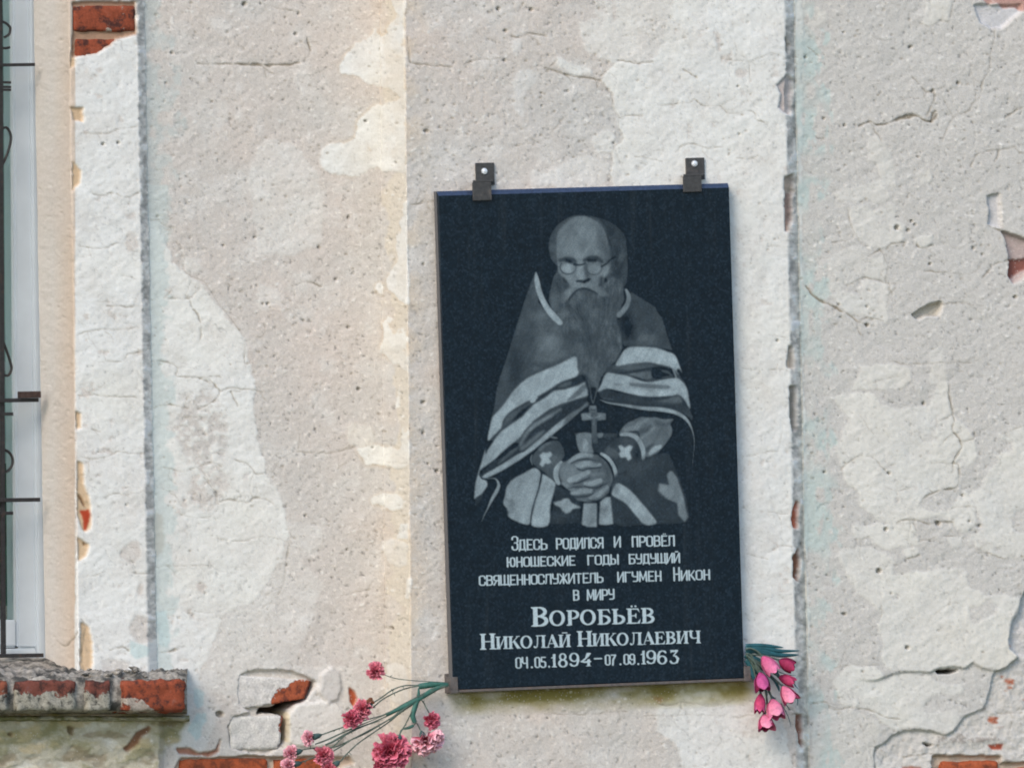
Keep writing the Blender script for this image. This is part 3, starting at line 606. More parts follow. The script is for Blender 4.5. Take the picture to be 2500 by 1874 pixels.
# --- cracks
CR = [
 (0,0,'700,1140 900,1160 1010,1120 1180,1090',.7), (625,0,'-500,560 0,560 200,560 380,540 445,495 455,400 430,300',1.7), (625,0,'80,50 200,80 380,95',.8),
 (625,0,'1305,320 1315,440 1320,530 1450,560 1700,570',1.2), (625,0,'1780,560 1900,520 2100,500',.7), (1250,0,'0,310 80,320 160,290 300,310',1.3),
 (1250,0,'290,590 450,640 560,670 720,680 770,690',1.3), (1250,0,'770,650 870,560 930,515 1090,550 1200,530',1), (1250,0,'780,700 850,820 890,950 920,1010 910,1100 960,1200 870,1310 850,1420 840,1500 870,1540',.6),
 (1250,0,'1800,520 2030,530 2120,490 2205,460 2285,470 2360,500 2450,500',.7), (1250,0,'1470,595 1590,660',1), (1250,0,'1170,900 1380,905 1530,885 1560,860 1650,905 1780,900 1860,980 2070,970 2100,1040 2180,1060',.8),
 (1250,0,'910,1010 1040,990 1120,1005',.7), (1250,0,'1400,1310 1460,1260 1560,1240 1680,1270 1820,1270',.7), (1250,0,'1060,1350 1180,1375 1330,1385',.7), (1250,0,'1930,1370 2030,1370 2120,1340',.7),
 (1250,0,'330,1150 440,1010',.8), (1250,0,'0,1270 150,1230',.8), (1250,0,'100,1600 280,1620 340,1600',.6),
 (1875,0,'790,1090 870,1060 960,1085 1100,1040 1280,1000 1340,1040 1410,1060',2.4), (1875,0,'1360,1000 1430,860 1430,800 1360,780 1300,720 1240,660',.9),
 (1875,0,'1500,1220 1590,1020 1720,960 1770,880 1830,820 1850,720 1900,620 1930,370 1950,260',.8), (1875,0,'1750,1430 1810,1330 2000,1300 2130,1260',1), (1875,0,'2040,1010 2140,930',1.3), (1875,0,'1960,1400 2000,1300',1),
 (1875,0,'1290,190 1400,215 1480,185 1550,180 1600,20',.7), (1875,0,'330,400 430,480',1), (1875,0,'880,310 1000,350 1100,330',.6),
 (0,470,'760,0 890,30 960,10 1080,50 1190,10',.9), (0,470,'660,460 770,480 890,470 1000,430',.8), (0,470,'1040,710 1130,740 1210,745',.6), (0,470,'920,980 1050,985 1210,985',.8), (0,470,'840,935 940,940',.6),
 (0,470,'670,1230 830,1190 1020,1185 1180,1150',.8), (0,470,'840,1460 1030,1450 1100,1390 1200,1370',.8), (0,470,'1290,250 1400,240 1490,235',1.2), (0,470,'1400,890 1490,910 1640,905',1.1),
 (0,470,'1640,930 1660,1010 1720,1100 1740,1200 1730,1260',1.1), (0,470,'1300,1450 1430,1450 1530,1500 1520,1570 1600,1590 1700,1585 1850,1650',1), (0,470,'1510,420 1590,560 1590,680 1750,780 1830,870 1960,1040 2090,1250 2100,1500',.6), (0,470,'1660,900 1720,830',.8),
 (625,470,'310,810 440,770 560,800',1), (625,470,'0,1240 70,1220 70,1130',.7), (625,470,'1330,100 1540,70',1.1),
 (1875,470,'330,800 440,920 590,1000 700,1050 770,1110 870,1140',1.8), (1875,470,'590,1000 560,1060',1), (1875,470,'1020,490 1080,440 1200,420',1.1), (1875,470,'1280,440 1310,470 1420,460',1.2), (1875,470,'680,800 820,740 1000,770 1100,790',.8),
 (1875,470,'1480,960 1700,950 1850,970',.7), (1875,470,'1330,680 1500,680 1700,700 1800,680 1850,600 1930,620',.7), (1875,470,'1850,740 1950,620 2080,580',1.3), (1875,470,'870,540 960,490',1),
 (1875,470,'960,480 1010,560 1030,650 1010,770',.7), (1875,470,'1010,900 1100,820',.8), (1875,470,'620,430 560,440 720,400 750,330',.7), (1875,470,'1060,1460 1250,1480 1500,1465 1740,1470 1900,1390',.7), (1875,470,'1580,1540 1680,1550',.7),
 (1875,470,'700,130 700,250 760,340 800,430 860,460',.6), (1875,470,'1890,280 1990,330 2040,400 2090,560',1), (1875,470,'0,460 110,455',.5), (1875,470,'0,1520 160,1520',.6), (1875,470,'0,1220 150,1240',.5), (1875,470,'900,1640 1130,1580',.7),
 (0,940,'680,85 850,85 960,100 1180,105',.8), (0,940,'700,620 850,635 990,590 1030,570 1240,590',.7), (0,940,'880,980 1000,930 1080,950 1240,920',.6), (0,940,'1330,200 1450,170 1620,190',.9), (0,940,'1700,210 1830,130 1890,50 1850,0 1800,-60',1),
 (0,940,'1890,50 1980,20 2180,50 2260,60',.8), (0,940,'1980,50 2040,180',.9), (0,940,'1400,710 1560,735 1700,710 1830,670 1900,690',.9), (0,940,'1960,610 2120,670 2205,760 2300,770',.8), (0,940,'1340,880 1440,910 1490,925',1),
 (0,940,'1760,810 1840,900 1880,1000 1870,1070 1790,1130 1640,1130 1540,1110',.9), (0,940,'1890,1000 1980,980 2130,1010 2200,960 2330,1010 2400,1060',.9), (0,940,'1850,1120 1880,1200',.8), (0,940,'1870,1320 2000,1340 2110,1350 2190,1310 2300,1300 2400,1330',.6),
 (0,940,'740,1640 900,1610',.6), (0,940,'1070,1615 1200,1625 1280,1610',.8), (0,940,'1300,1560 1460,1550 1690,1560 1800,1550',.6), (0,940,'1560,270 1730,270 1740,300',.7),(0,940,'790,380 870,400',.6),
 (625,940,'0,760 130,760 200,650 300,600 380,570 600,590 750,570 850,530',.7), (625,940,'300,1280 260,1500 250,1658 200,1800',.7), (625,940,'380,420 360,560',.6), (625,940,'1130,665 1290,665',.6), (625,940,'700,720 790,670',.6), (625,940,'1390,870 1500,850',.6),
 (1875,940,'1570,0 1570,120 1600,260 1610,310 1580,390 1650,500 1670,540 1600,660 1640,690 1630,850 1600,890 1480,900 1370,950 1300,1040',1.2), (1875,940,'1440,390 1510,380 1580,390',.8), (1875,940,'630,740 720,650 820,610',.8),
 (1875,940,'850,625 920,640 1000,740 1040,760',.8), (1875,940,'1010,870 1100,910 1200,890 1260,870',.6), (1875,940,'1100,1180 1170,1160 1310,1180 1400,1205 1460,1180 1590,1180',1.2), (1875,940,'750,1330 870,1310',.8),
 (1875,940,'1300,1350 1480,1310 1660,1300',.8), (1875,940,'1600,1430 1660,1400 1690,1310',.8), (1875,940,'1200,1480 1310,1460',.9), (1875,940,'1560,1070 1700,1045 1800,1065',.7), (1875,940,'0,1080 180,1110',.6), (1875,940,'0,1440 90,1385 220,1380',.7),
 (1875,940,'1700,1450 1900,1450 2050,1500',.7), (1875,940,'1290,400 1230,440',.6), (1875,940,'1400,680 1590,665',.5), (1875,940,'1250,1190 1280,1260',.9), (1875,940,'2010,420 2200,350',.8), (1875,940,'790,270 860,370 900,420',.6),
 (1875,940,'2100,1270 2070,1280',.5), (1250,940,'1980,610 2150,580 2205,575',.6), (1250,940,'1980,1450 2110,1480 2200,1500',.6), (1250,470,'1920,1520 2120,1525',.4),
 (1875,1404,'360,1115 500,1090 540,1140 700,1145 900,1170 1030,1220 1140,1230',.9), (1875,1404,'690,1280 790,1235',.6), (1875,1404,'570,790 780,770 960,770',.6), (1875,1404,'930,1658 920,1560 960,1480',1), (1875,1404,'870,1470 990,1470',.8),
 (1875,1404,'1180,1555 1350,1545 1500,1550',1.2), (1875,1404,'1380,400 1530,260 1640,230',.5), (1875,1404,'1140,440 1180,370 1260,350',.7), (1875,1404,'980,260 980,330 920,430 870,470',.8), (1875,1404,'2000,1190 2205,1190',.9), (1875,1404,'2130,1190 2200,1130',.8),
 (1250,1404,'270,1190 560,1190 740,1190 900,1170 1050,1165',.8), (1250,1404,'1250,1120 1400,1110 1460,1090 1560,1110 1700,1125 1850,1090 2010,1080',.8), (1250,1404,'1120,1210 1250,1210 1420,1210 1530,1205 1760,1205 1900,1220 2060,1205',.6), (1250,1404,'1460,1090 1450,1180 1420,1210',.6),
 (625,1404,'1340,630 1450,640 1500,610',.9), (625,1404,'780,170 900,130 980,120',.8), (625,1404,'280,1310 400,1320',.7), (625,1404,'0,330 100,240 200,260',.5), (1250,940,'2205,575 2300,560',.5), (1875,1404,'0,1190 60,1210 250,1190',1),
 (0,1404,'1440,290 1620,295 1850,310',.5), (0,1404,'940,640 1050,620 1110,640',1.2), (0,1404,'1350,660 1450,650 1600,620',1), (0,1404,'480,560 560,610 620,560 670,490',1.3), (0,1404,'700,380 740,480 720,650 730,820',1)]
rb = np.random.RandomState(11); CR2 = []
for ox, oy, s, wd in CR:
    p = cc(ox, oy, [tuple(float(t) for t in q.split(',')) for q in s.split()]); CR2.append((p, wd))
    L_ = sum(math.hypot(b_[0] - a[0], b_[1] - a[1]) for a, b_ in zip(p[:-1], p[1:]))
    for n in range(int(L_ / 70 + rb.rand() * 1.3)):
        k = rb.randint(0, len(p) - 1); t = rb.rand(); x = p[k][0] * (1 - t) + p[k + 1][0] * t; y = p[k][1] * (1 - t) + p[k + 1][1] * t
        an = math.atan2(p[k + 1][1] - p[k][1], p[k + 1][0] - p[k][0]) + rb.choice([-1, 1]) * rb.uniform(.5, 1.5); q = [(x, y)]
        for _ in range(rb.randint(2, 5)):
            an += rb.uniform(-.6, .6); l_ = rb.uniform(6, 20); q.append((q[-1][0] + l_ * math.cos(an), q[-1][1] + l_ * math.sin(an)))
        CR2.append((q, wd * rb.uniform(.35, .65)))
cfade = fbm(SH, 10, 3)
for p, wd in CR2:
    p = catmull(p, 4, False)
    xs = [q[0] for q in p]; ys = [q[1] for q in p]
    i0 = int(max(0, (min(ys) - 16 - CY0) / CS)); i1 = int(min(CHN, (max(ys) + 16 - CY0) / CS)); j0 = int(max(0, (min(xs) - 16 - CX0) / CS)); j1 = int(min(CWN, (max(xs) + 16 - CX0) / CS))
    if i1 - i0 < 2 or j1 - j0 < 2: continue
    sl = (slice(i0, i1), slice(j0, j1)); D = np.full((i1 - i0, j1 - j0), 99., np.float32)
    X = GX[sl] + 4.5 * WX[sl]; Y = GY[sl] + 4.5 * WY[sl]
    for a, b_ in zip(p[:-1], p[1:]): D = np.minimum(D, segdist(X, Y, a, b_)[0])
    h = wd * 1.3 * np.clip(0.85 + 0.9 * cfade[sl], 0.05, 2) - 0.15; mk = np.clip((h + 1.0 - D) / 2.0, 0, 1)
    H[sl] -= mk * (0.45 + 1.35 * wd); C[sl] += (mk * min(0.75, 0.36 + 0.2 * wd))[..., None] * (np.array((124, 114, 98)) - C[sl])
# fine crazing of the whitewash: zero lines of a noise field
cz = np.abs(fbm(SH, 42, 4, gain=0.5)); sel = np.clip(fbm(SH, 60, 3) * 4 - 0.4, 0, 1)
cz = np.clip(1 - cz / 0.018, 0, 1) * sel * (0.35 + 0.5 * W); C *= (1 - 0.22 * cz)[..., None]; H -= cz * 1.0
C = np.clip(C, 5, 242)
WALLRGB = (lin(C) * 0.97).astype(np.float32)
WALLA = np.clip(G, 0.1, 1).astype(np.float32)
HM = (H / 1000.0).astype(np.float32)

def sample(A, u, v):
    x = (u - CX0) / CS; y = (v - CY0) / CS
    x = np.abs(x); x = np.where(x > CWN - 2, 2 * (CWN - 2) - x, x); x = np.abs(np.mod(x, 2 * (CWN - 2))); x = np.where(x > CWN - 2, 2 * (CWN - 2) - x, x)
    y = np.abs(y); y = np.abs(np.mod(y, 2 * (CHN - 2))); y = np.where(y > CHN - 2, 2 * (CHN - 2) - y, y)
    x = np.clip(x, 0, CWN - 2.001); y = np.clip(y, 0, CHN - 2.001)
    i = y.astype(int); j = x.astype(int); fy = (y - i); fx = (x - j)
    if A.ndim == 3: fy = fy[..., None]; fx = fx[..., None]
    return (A[i, j] * (1 - fx) + A[i, j + 1] * fx) * (1 - fy) + (A[i + 1, j] * (1 - fx) + A[i + 1, j + 1] * fx) * fy

# ------------------------------------------------------------------ building: wall meshes
building = thing('old_building', 'old building with peeling whitewashed plaster wall, flat pilaster and barred window', 'building', (0, 0.3, -2.2))
STEP = 2.75
zfine = (PH / 2 - np.arange(-45, 1925, STEP)) / 1300.0
def grow(z0, step, lim, sgn):
    o = []; s = step
    while (z0 * sgn) < lim * sgn:
        s = min(s * 1.35, 0.12); z0 += sgn * s; o.append(z0)
    return o
ztop = grow(zfine[0], STEP / 1300, 2.4, 1); zbot = grow(zfine[-1], STEP / 1300, -2.2, -1)
def wallpart(name, edges, zs, ext=None, hs=1.0, jit=0.0):
    """edges: (u at top, u at bottom, depth Y) – vertical arrises of the surface, from left to right"""
    L = []
    for (ua, ub, Y) in edges:
        a = pt(ua, 0, Y); b = pt(ub, PH, Y)
        L.append((a, b))
    zs = np.array(zs)
    cols = []; nrm = []
    def xat(k): a, b = L[k]; return a[0] + (b[0] - a[0]) * (zs - a[2]) / (b[2] - a[2])
    for k in range(len(edges) - 1):
        du = abs(edges[k + 1][0] - edges[k][0]); n = max(2, int(round(du / STEP)))
        xa, xb = xat(k), xat(k + 1); ya, yb = edges[k][2], edges[k + 1][2]
        d = np.array([np.mean(xb - xa), yb - ya]); nn = np.array([d[1], -d[0]]); nn /= np.linalg.norm(nn)
        for i in range(n + (1 if k == len(edges) - 2 else 0)):
            t = i / n
            cols.append(np.stack([xa + (xb - xa) * t, np.full_like(zs, ya + (yb - ya) * t), zs], -1))
            if i == 0 and k > 0:
                m_ = nn + nrm[-1]; m_ /= np.linalg.norm(m_); nrm.append(m_)
            else: nrm.append(nn)
    if ext:
        s = STEP / 1300; x = 0
        if ext > 0:
            while x < ext:
                s = min(s * 1.35, 0.12); x += s; cols.append(cols[-1] + np.array([s, 0, 0])); nrm.append(nrm[-1])
        else:
            while x > ext:
                s = min(s * 1.35, 0.12); x -= s; cols.insert(0, cols[0] + np.array([-s, 0, 0])); nrm.insert(0, nrm[0])
    nrm[0] = np.array([0.0, -1.0]); nrm[-1] = np.array([0.0, -1.0])
    P = np.stack(cols, 1); NR = np.array(nrm)
    u, v = proj(P)
    h = sample(HM, u, v) * hs
    P2 = P.copy()
    P2[..., 0] += NR[None, :, 0] * h; P2[..., 1] += NR[None, :, 1] * h
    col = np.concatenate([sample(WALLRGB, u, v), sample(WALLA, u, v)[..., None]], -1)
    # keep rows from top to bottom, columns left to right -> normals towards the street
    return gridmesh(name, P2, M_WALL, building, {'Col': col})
YL, YS, YB, YR, YA = 0.127, 0.104, 0.254, 0.024, 0.100
ztall = np.array(list(reversed(ztop)) + list(zfine) + zbot)
zsur = ztall[ztall > (PH / 2 - 1664) / 1300.0]
zap = ztall[ztall < (PH / 2 - 1650) / 1300.0]
wallpart('window_surround', [(82, 116, YB), (168, 196, YS), (333, 365, YS), (354, 388, YL)], zsur)
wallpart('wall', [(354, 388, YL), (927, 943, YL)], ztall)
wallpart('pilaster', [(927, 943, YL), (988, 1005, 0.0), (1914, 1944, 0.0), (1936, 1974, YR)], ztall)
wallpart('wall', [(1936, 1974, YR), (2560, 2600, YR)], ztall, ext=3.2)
wallpart('wall', [(-60, -60, YA), (372, 388, YA), (384, 400, YL)], zap, ext=-3.2)
# ------------------------------------------------------------------ ground
gm, gnt, gb = newmat('rough_grass')
gpos = geo_pos(gnt); gn = noise(gnt, gpos, 6, 6, 0.7)
gnt.links.new(ramp(gnt, gn.outputs[0], [(0.3, (0.035, 0.05, 0.02)), (0.7, (0.09, 0.11, 0.045))]).outputs[0], gb.inputs['Base Color']); gb.inputs['Roughness'].default_value = 1
g = obj('ground', [(-300, -400, -2.2), (300, -400, -2.2), (300, 60, -2.2), (-300, 60, -2.2)], [(0, 1, 2, 3)], gm); g['kind'] = 'structure'

# ------------------------------------------------------------------ materials
M_PVC = mat_simple('white_plastic', (0.52, 0.575, 0.615), 0.35, nscale=14, amt=0.05, spec=0.5)
M_GASK = mat_simple('rubber_seal', (0.05, 0.055, 0.055), 0.7, nscale=50)
M_IRON = mat_simple('dark_wrought_iron', (0.022, 0.021, 0.022), 0.55, nscale=160, amt=0.4, bumpd=0.0006, col2=(0.07, 0.04, 0.03), thr=(0.58, 0.72))
M_STEEL = mat_simple('weathered_painted_steel', (0.055, 0.056, 0.057), 0.6, nscale=120, amt=0.3, bumpd=0.0004, col2=(0.12, 0.105, 0.095), thr=(0.55, 0.72))
M_ANGLE = mat_simple('brownish_steel_angle', (0.115, 0.105, 0.10), 0.6, nscale=130, amt=0.3, bumpd=0.0004, col2=(0.16, 0.115, 0.095), thr=(0.5, 0.7))
M_ZINC = mat_simple('zinc_screw', (0.75, 0.80, 0.84), 0.35, nscale=300, amt=0.08, metal=0.25, spec=0.6)
M_MORT = mat_simple('dirty_mortar', (0.34, 0.32, 0.285), 0.95, nscale=55, amt=0.5, bumpd=0.004, spec=0.1, col2=(0.075, 0.075, 0.07), thr=(0.46, 0.60))
M_MORL = mat_simple('pale_mortar', (0.50, 0.48, 0.43), 0.95, nscale=80, amt=0.25, bumpd=0.003, spec=0.1, col2=(0.30, 0.29, 0.22), thr=(0.5, 0.62))
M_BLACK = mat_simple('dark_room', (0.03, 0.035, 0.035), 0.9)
M_REFP = mat_simple('pale_glass_reflection', (0.30, 0.44, 0.43), 0.9, nscale=8, amt=0.15)  # sheet colour standing for pale sky mirrored in the panes
M_REFG = mat_simple('green_glass_reflection', (0.012, 0.085, 0.05), 0.8, nscale=30, amt=0.6)  # sheet colour standing for greenery mirrored low in the panes
mg, ngt, bgl = newmat('window_glass'); bgl.inputs['Base Color'].default_value = (0.75, 0.85, 0.84, 1); bgl.inputs['Roughness'].default_value = 0.04
bgl.inputs['Transmission Weight'].default_value = 1.0; bgl.inputs['IOR'].default_value = 1.25
M_GLASS = mg

def beam(name, a, b, wx, wy, mat, parent, bev=0.0, label=None, ax2=None):
    """square bar from a to b; wx across (in wall plane), wy in depth"""
    a = np.array(a, float); b = np.array(b, float); d = b - a; L = np.linalg.norm(d); d /= L
    dep = np.array([0, 1.0, 0]) if ax2 is None else np.array(ax2, float)
    s = np.cross(d, dep); s /= np.linalg.norm(s); dep = np.cross(s, d)
    V, F = box_geo((a + b) / 2, (d, s, dep), (L / 2, wx / 2, wy / 2))
    o = obj(name, V, F, mat, parent, label=label)
    bevel_obj(o, bev if bev else min(wx, wy) * 0.12, 2)
    return o

# ------------------------------------------------------------------ window (part of the building)
wroot = bpy.data.objects.new('window', None); COL.objects.link(wroot); wroot.location = tuple(pt(-400, 700, YB)); wroot.empty_display_size = 0.05
wroot.parent = building; wroot.matrix_parent_inverse = building.matrix_world.inverted()
bpy.context.view_layer.update()
# frame jamb, leaning with the wall
def quadprism(name, pts_px, Y0, Y1, mat, parent, bev=0.0015):
    """outline in photo px (on plane Y0, front) extruded back to Y1"""
    n = len(pts_px); A = [pt(u, v, Y0) for u, v in pts_px]; B = [np.array([p[0], Y1, p[2]]) for p in A]
    F = [tuple(range(n)), tuple(range(2 * n - 1, n - 1, -1))] + [(i, i + n, (i + 1) % n + n, (i + 1) % n) for i in range(n)]
    o = obj(name, A + B, F, mat, parent)
    bm = bmesh.new(); bm.from_mesh(o.data); bmesh.ops.recalc_face_normals(bm, faces=bm.faces)
    if bev: bmesh.ops.bevel(bm, geom=bm.edges[:], offset=bev, segments=2, affect='EDGES')
    bm.to_mesh(o.data); bm.free(); return o
quadprism('frame', [(62, -900), (104, -900), (140, 1640), (92, 1640)], 0.262, 0.34, M_PVC, wroot, 0.004)
quadprism('frame', [(-1100, 1585), (93, 1582), (94, 1650), (-1100, 1650)], 0.264, 0.34, M_PVC, wroot, 0.004)
quadprism('frame', [(-1080, -900), (-1030, -900), (-1030, 1580), (-1080, 1580)], 0.262, 0.34, M_PVC, wroot, 0.004)
quadprism('sash', [(26, -890), (64, -890), (94, 1582), (42, 1582)], 0.272, 0.33, M_PVC, wroot, 0.004)
quadprism('sash', [(-1030, 1516), (42, 1512), (43, 1580), (-1030, 1580)], 0.274, 0.33, M_PVC, wroot, 0.004)
quadprism('sash', [(-520, -890), (-470, -890), (-470, 1510), (-520, 1510)], 0.273, 0.33, M_PVC, wroot, 0.004)
for a, b in ((-1030, -520), (-470, 44)):
    quadprism('pane', [(a, -880), (b - (26 if b > 0 else 0), -880), (b, 1516), (a, 1516)], 0.290, 0.294, M_GLASS, wroot, 0)
# behind the glass: two sheets coloured as its reflections, then room parts
quadprism('pale_reflection_sheet', [(-1000, -880), (60, -880), (60, 1130), (-1000, 1150)], 0.40, 0.405, M_REFP, wroot, 0)
quadprism('green_reflection_sheet', [(-1000, 1150), (70, 1130), (70, 1500), (-1000, 1510)], 0.46, 0.47, M_REFG, wroot, 0)
quadprism('inner_sill', [(-1050, 1478), (130, 1478), (130, 1580), (-1050, 1580)], 0.40, 0.60, M_MORL, wroot, 0)
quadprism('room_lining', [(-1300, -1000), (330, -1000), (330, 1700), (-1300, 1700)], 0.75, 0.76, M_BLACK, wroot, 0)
for vv in (300, 905):
    quadprism('curtain_rod', [(-1000, vv - 22), (60, vv - 22), (60, vv), (-1000, vv)], 0.385, 0.395, M_PVC, wroot, 0)

# ------------------------------------------------------------------ iron grille
YG = 0.225
gr = thing('window_grille', 'black wrought iron grille with scrolls and short side bars in front of the white window', 'window grille', pt(5, 900, YG))
def gp(u, v, Y=YG): return pt(u, v, Y)
beam('upright', gp(-5.5, -900), gp(8, 1604), 0.0088, 0.009, M_IRON, gr)
beam('upright', gp(-260, -900), gp(-250, 1604), 0.0095, 0.009, M_IRON, gr); beam('upright', gp(-520, -900), gp(-510, 1604), 0.0095, 0.009, M_IRON, gr)
for v, u1, tk in ((160, 84, 0.0060), (978, 93, 0.0075), (1221, 97, 0.0075), (1600.5, 105, 0.0075), (-420, 76, 0.006)):
    beam('crossbar', gp(-1010, v + 14, YG - 0.0085), gp(u1, v - 2, YG - 0.0085), tk, 0.008, M_IRON, gr)
beam('anchor_lug', gp(46, 963.5, YG - 0.012), gp(97, 962.5, YG - 0.012), 0.0125, 0.016, mat_simple('rusty_iron', (0.045, 0.028, 0.024), 0.8, nscale=140, amt=0.4, bumpd=0.001), gr)
for v in (1010, 1252): beam('collar', gp(-12, v + 1), gp(30, v), 0.0062, 0.0115, M_IRON, gr)
for v in (200, 211, 218): beam('collar', gp(-8, v + 1), gp(25, v + 2), 0.0045, 0.0115, M_IRON, gr)
def scroll(pts, r=0.0026):
    P = [gp(u, v, YG + 0.001) for u, v in catmull(pts, 6, False)]
    V, F = tube(P, r, 8); return obj('scroll', V, F, M_IRON, gr, smooth=True)
scroll([(-22, 62), (-4, 52), (10, 55), (20, 62), (25, 70), (22, 84), (10, 92)])
scroll([(-20, 116), (-4, 116), (12, 118), (24, 116)])
scroll([(-26, 460), (-8, 440), (2, 410), (14, 385), (24, 355), (26, 330), (16, 312), (2, 316)])
scroll([(-26, 770), (-6, 800), (4, 826), (14, 850), (24, 880), (28, 900), (20, 916), (6, 914)])
scroll([(5 + 26 * math.cos(a) , 1125 + 28 * math.sin(a)) for a in np.linspace(-2.6, 2.3, 16)])

# ------------------------------------------------------------------ window sill: mortar bed and bricks
sroot = bpy.data.objects.new('window_sill', None); COL.objects.link(sroot); sroot.location = tuple(pt(200, 1700, 0.05)); sroot.parent = building
sroot.matrix_parent_inverse = building.matrix_world.inverted(); sroot.empty_display_size = 0.05
bpy.context.view_layer.update()
def n3(P, s, seed=0):
    from mathutils import noise as mn
    return np.array([mn.noise(Vector((p[0] * s + seed, p[1] * s, p[2] * s))) for p in P.reshape(-1, 3)]).reshape(P.shape[:-1])
YF = 0.012
us = np.arange(-1100, 458, 3.0)
prof = [(YL + 0.14, 1604, 0), (0.225, 1612, .5), (0.19, 1622, 1), (0.15, 1628, 1), (0.12, 1634, 1), (0.10, 1638, 1), (0.08, 1641, 1), (0.06, 1645, 1), (0.045, 1649, 1), (0.034, 1652, .8), (0.026, 1656, .4),
        (0.026, 1680, .2), (0.026, 1710, .2), (0.030, 1732, .5), (0.045, 1736, .5), (0.075, 1739, .3), (0.10, 1741, .2), (0.13, 1742, 0)]
P = np.zeros((len(prof), len(us), 3))
for i, (Y, v, a) in enumerate(prof):
    P[i] = unp(us, np.full(len(us), float(v) + 0.0), Y)
    P[i, :, 1] = Y
nz = n3(P, 30, 3) * 0.010 + n3(P, 80, 9) * 0.006 + n3(P, 190, 5) * 0.003
P[..., 2] += nz * np.array([p[2] for p in prof])[:, None]; P[..., 1] -= nz * 0.6 * np.array([p[2] for p in prof])[:, None]
# closed right end
endc = P[:, -1:, :].copy(); endc[:, :, 1] = np.maximum(endc[:, :, 1], 0.128)
P = np.concatenate([P, endc], 1)
gridmesh('mortar_bed', P, M_MORT, sroot)
us2 = np.arange(-1100, 464, 3.0); pf2 = [(0.13, 1745, 0), (0.10, 1746, .5), (0.086, 1748, 1), (0.080, 1752, 1), (0.082, 1756, 1), (0.092, 1759, .6), (0.13, 1760, 0)]
P = np.zeros((len(pf2), len(us2), 3))
for i, (Y, v, a) in enumerate(pf2): P[i] = unp(us2, np.full(len(us2), v), Y); P[i, :, 1] = Y
nz = (n3(P, 60, 13) * 0.005 + n3(P, 160, 2) * 0.002) * np.array([p[2] for p in pf2])[:, None]; P[..., 1] += nz; P[..., 2] += nz * .5
endc = P[:, -1:, :].copy(); endc[:, :, 1] = np.maximum(endc[:, :, 1], 0.128); P = np.concatenate([P, endc], 1)
gridmesh('mortar_ledge', P, mat_simple('mossy_mortar', (0.40, 0.39, 0.31), 0.95, nscale=60, amt=0.4, bumpd=0.003, spec=0.1, col2=(0.20, 0.20, 0.10), thr=(0.44, 0.58)), sroot)
MB = [mat_brick('clean_red_brick', 1, 0.36, (0.46, 0.41, 0.36), (0.27, 0.068, 0.035), (0.10, 0.038, 0.03)), mat_brick('whitewashed_brick', 2, 0.62, (0.74, 0.73, 0.71), lich=(0.84, 0.83, 0.81)), mat_brick('weathered_brick', 3, 0.52, (0.36, 0.35, 0.31), (0.26, 0.085, 0.05), (0.10, 0.045, 0.035), 30, (0.22, 0.22, 0.22)),
      mat_brick('orange_brick', 5, 0.28, (0.55, 0.35, 0.25), (0.38, 0.095, 0.04), (0.22, 0.065, 0.035)), mat_brick('dark_mossy_brick', 7, 0.50, (0.38, 0.37, 0.32), (0.17, 0.06, 0.045), (0.07, 0.035, 0.03), 26, (0.20, 0.20, 0.20)),
      mat_brick('mostly_washed_brick', 11, 0.66, (0.72, 0.72, 0.70), (0.33, 0.10, 0.06), lich=(0.84, 0.83, 0.81))]
BSEED = [0]
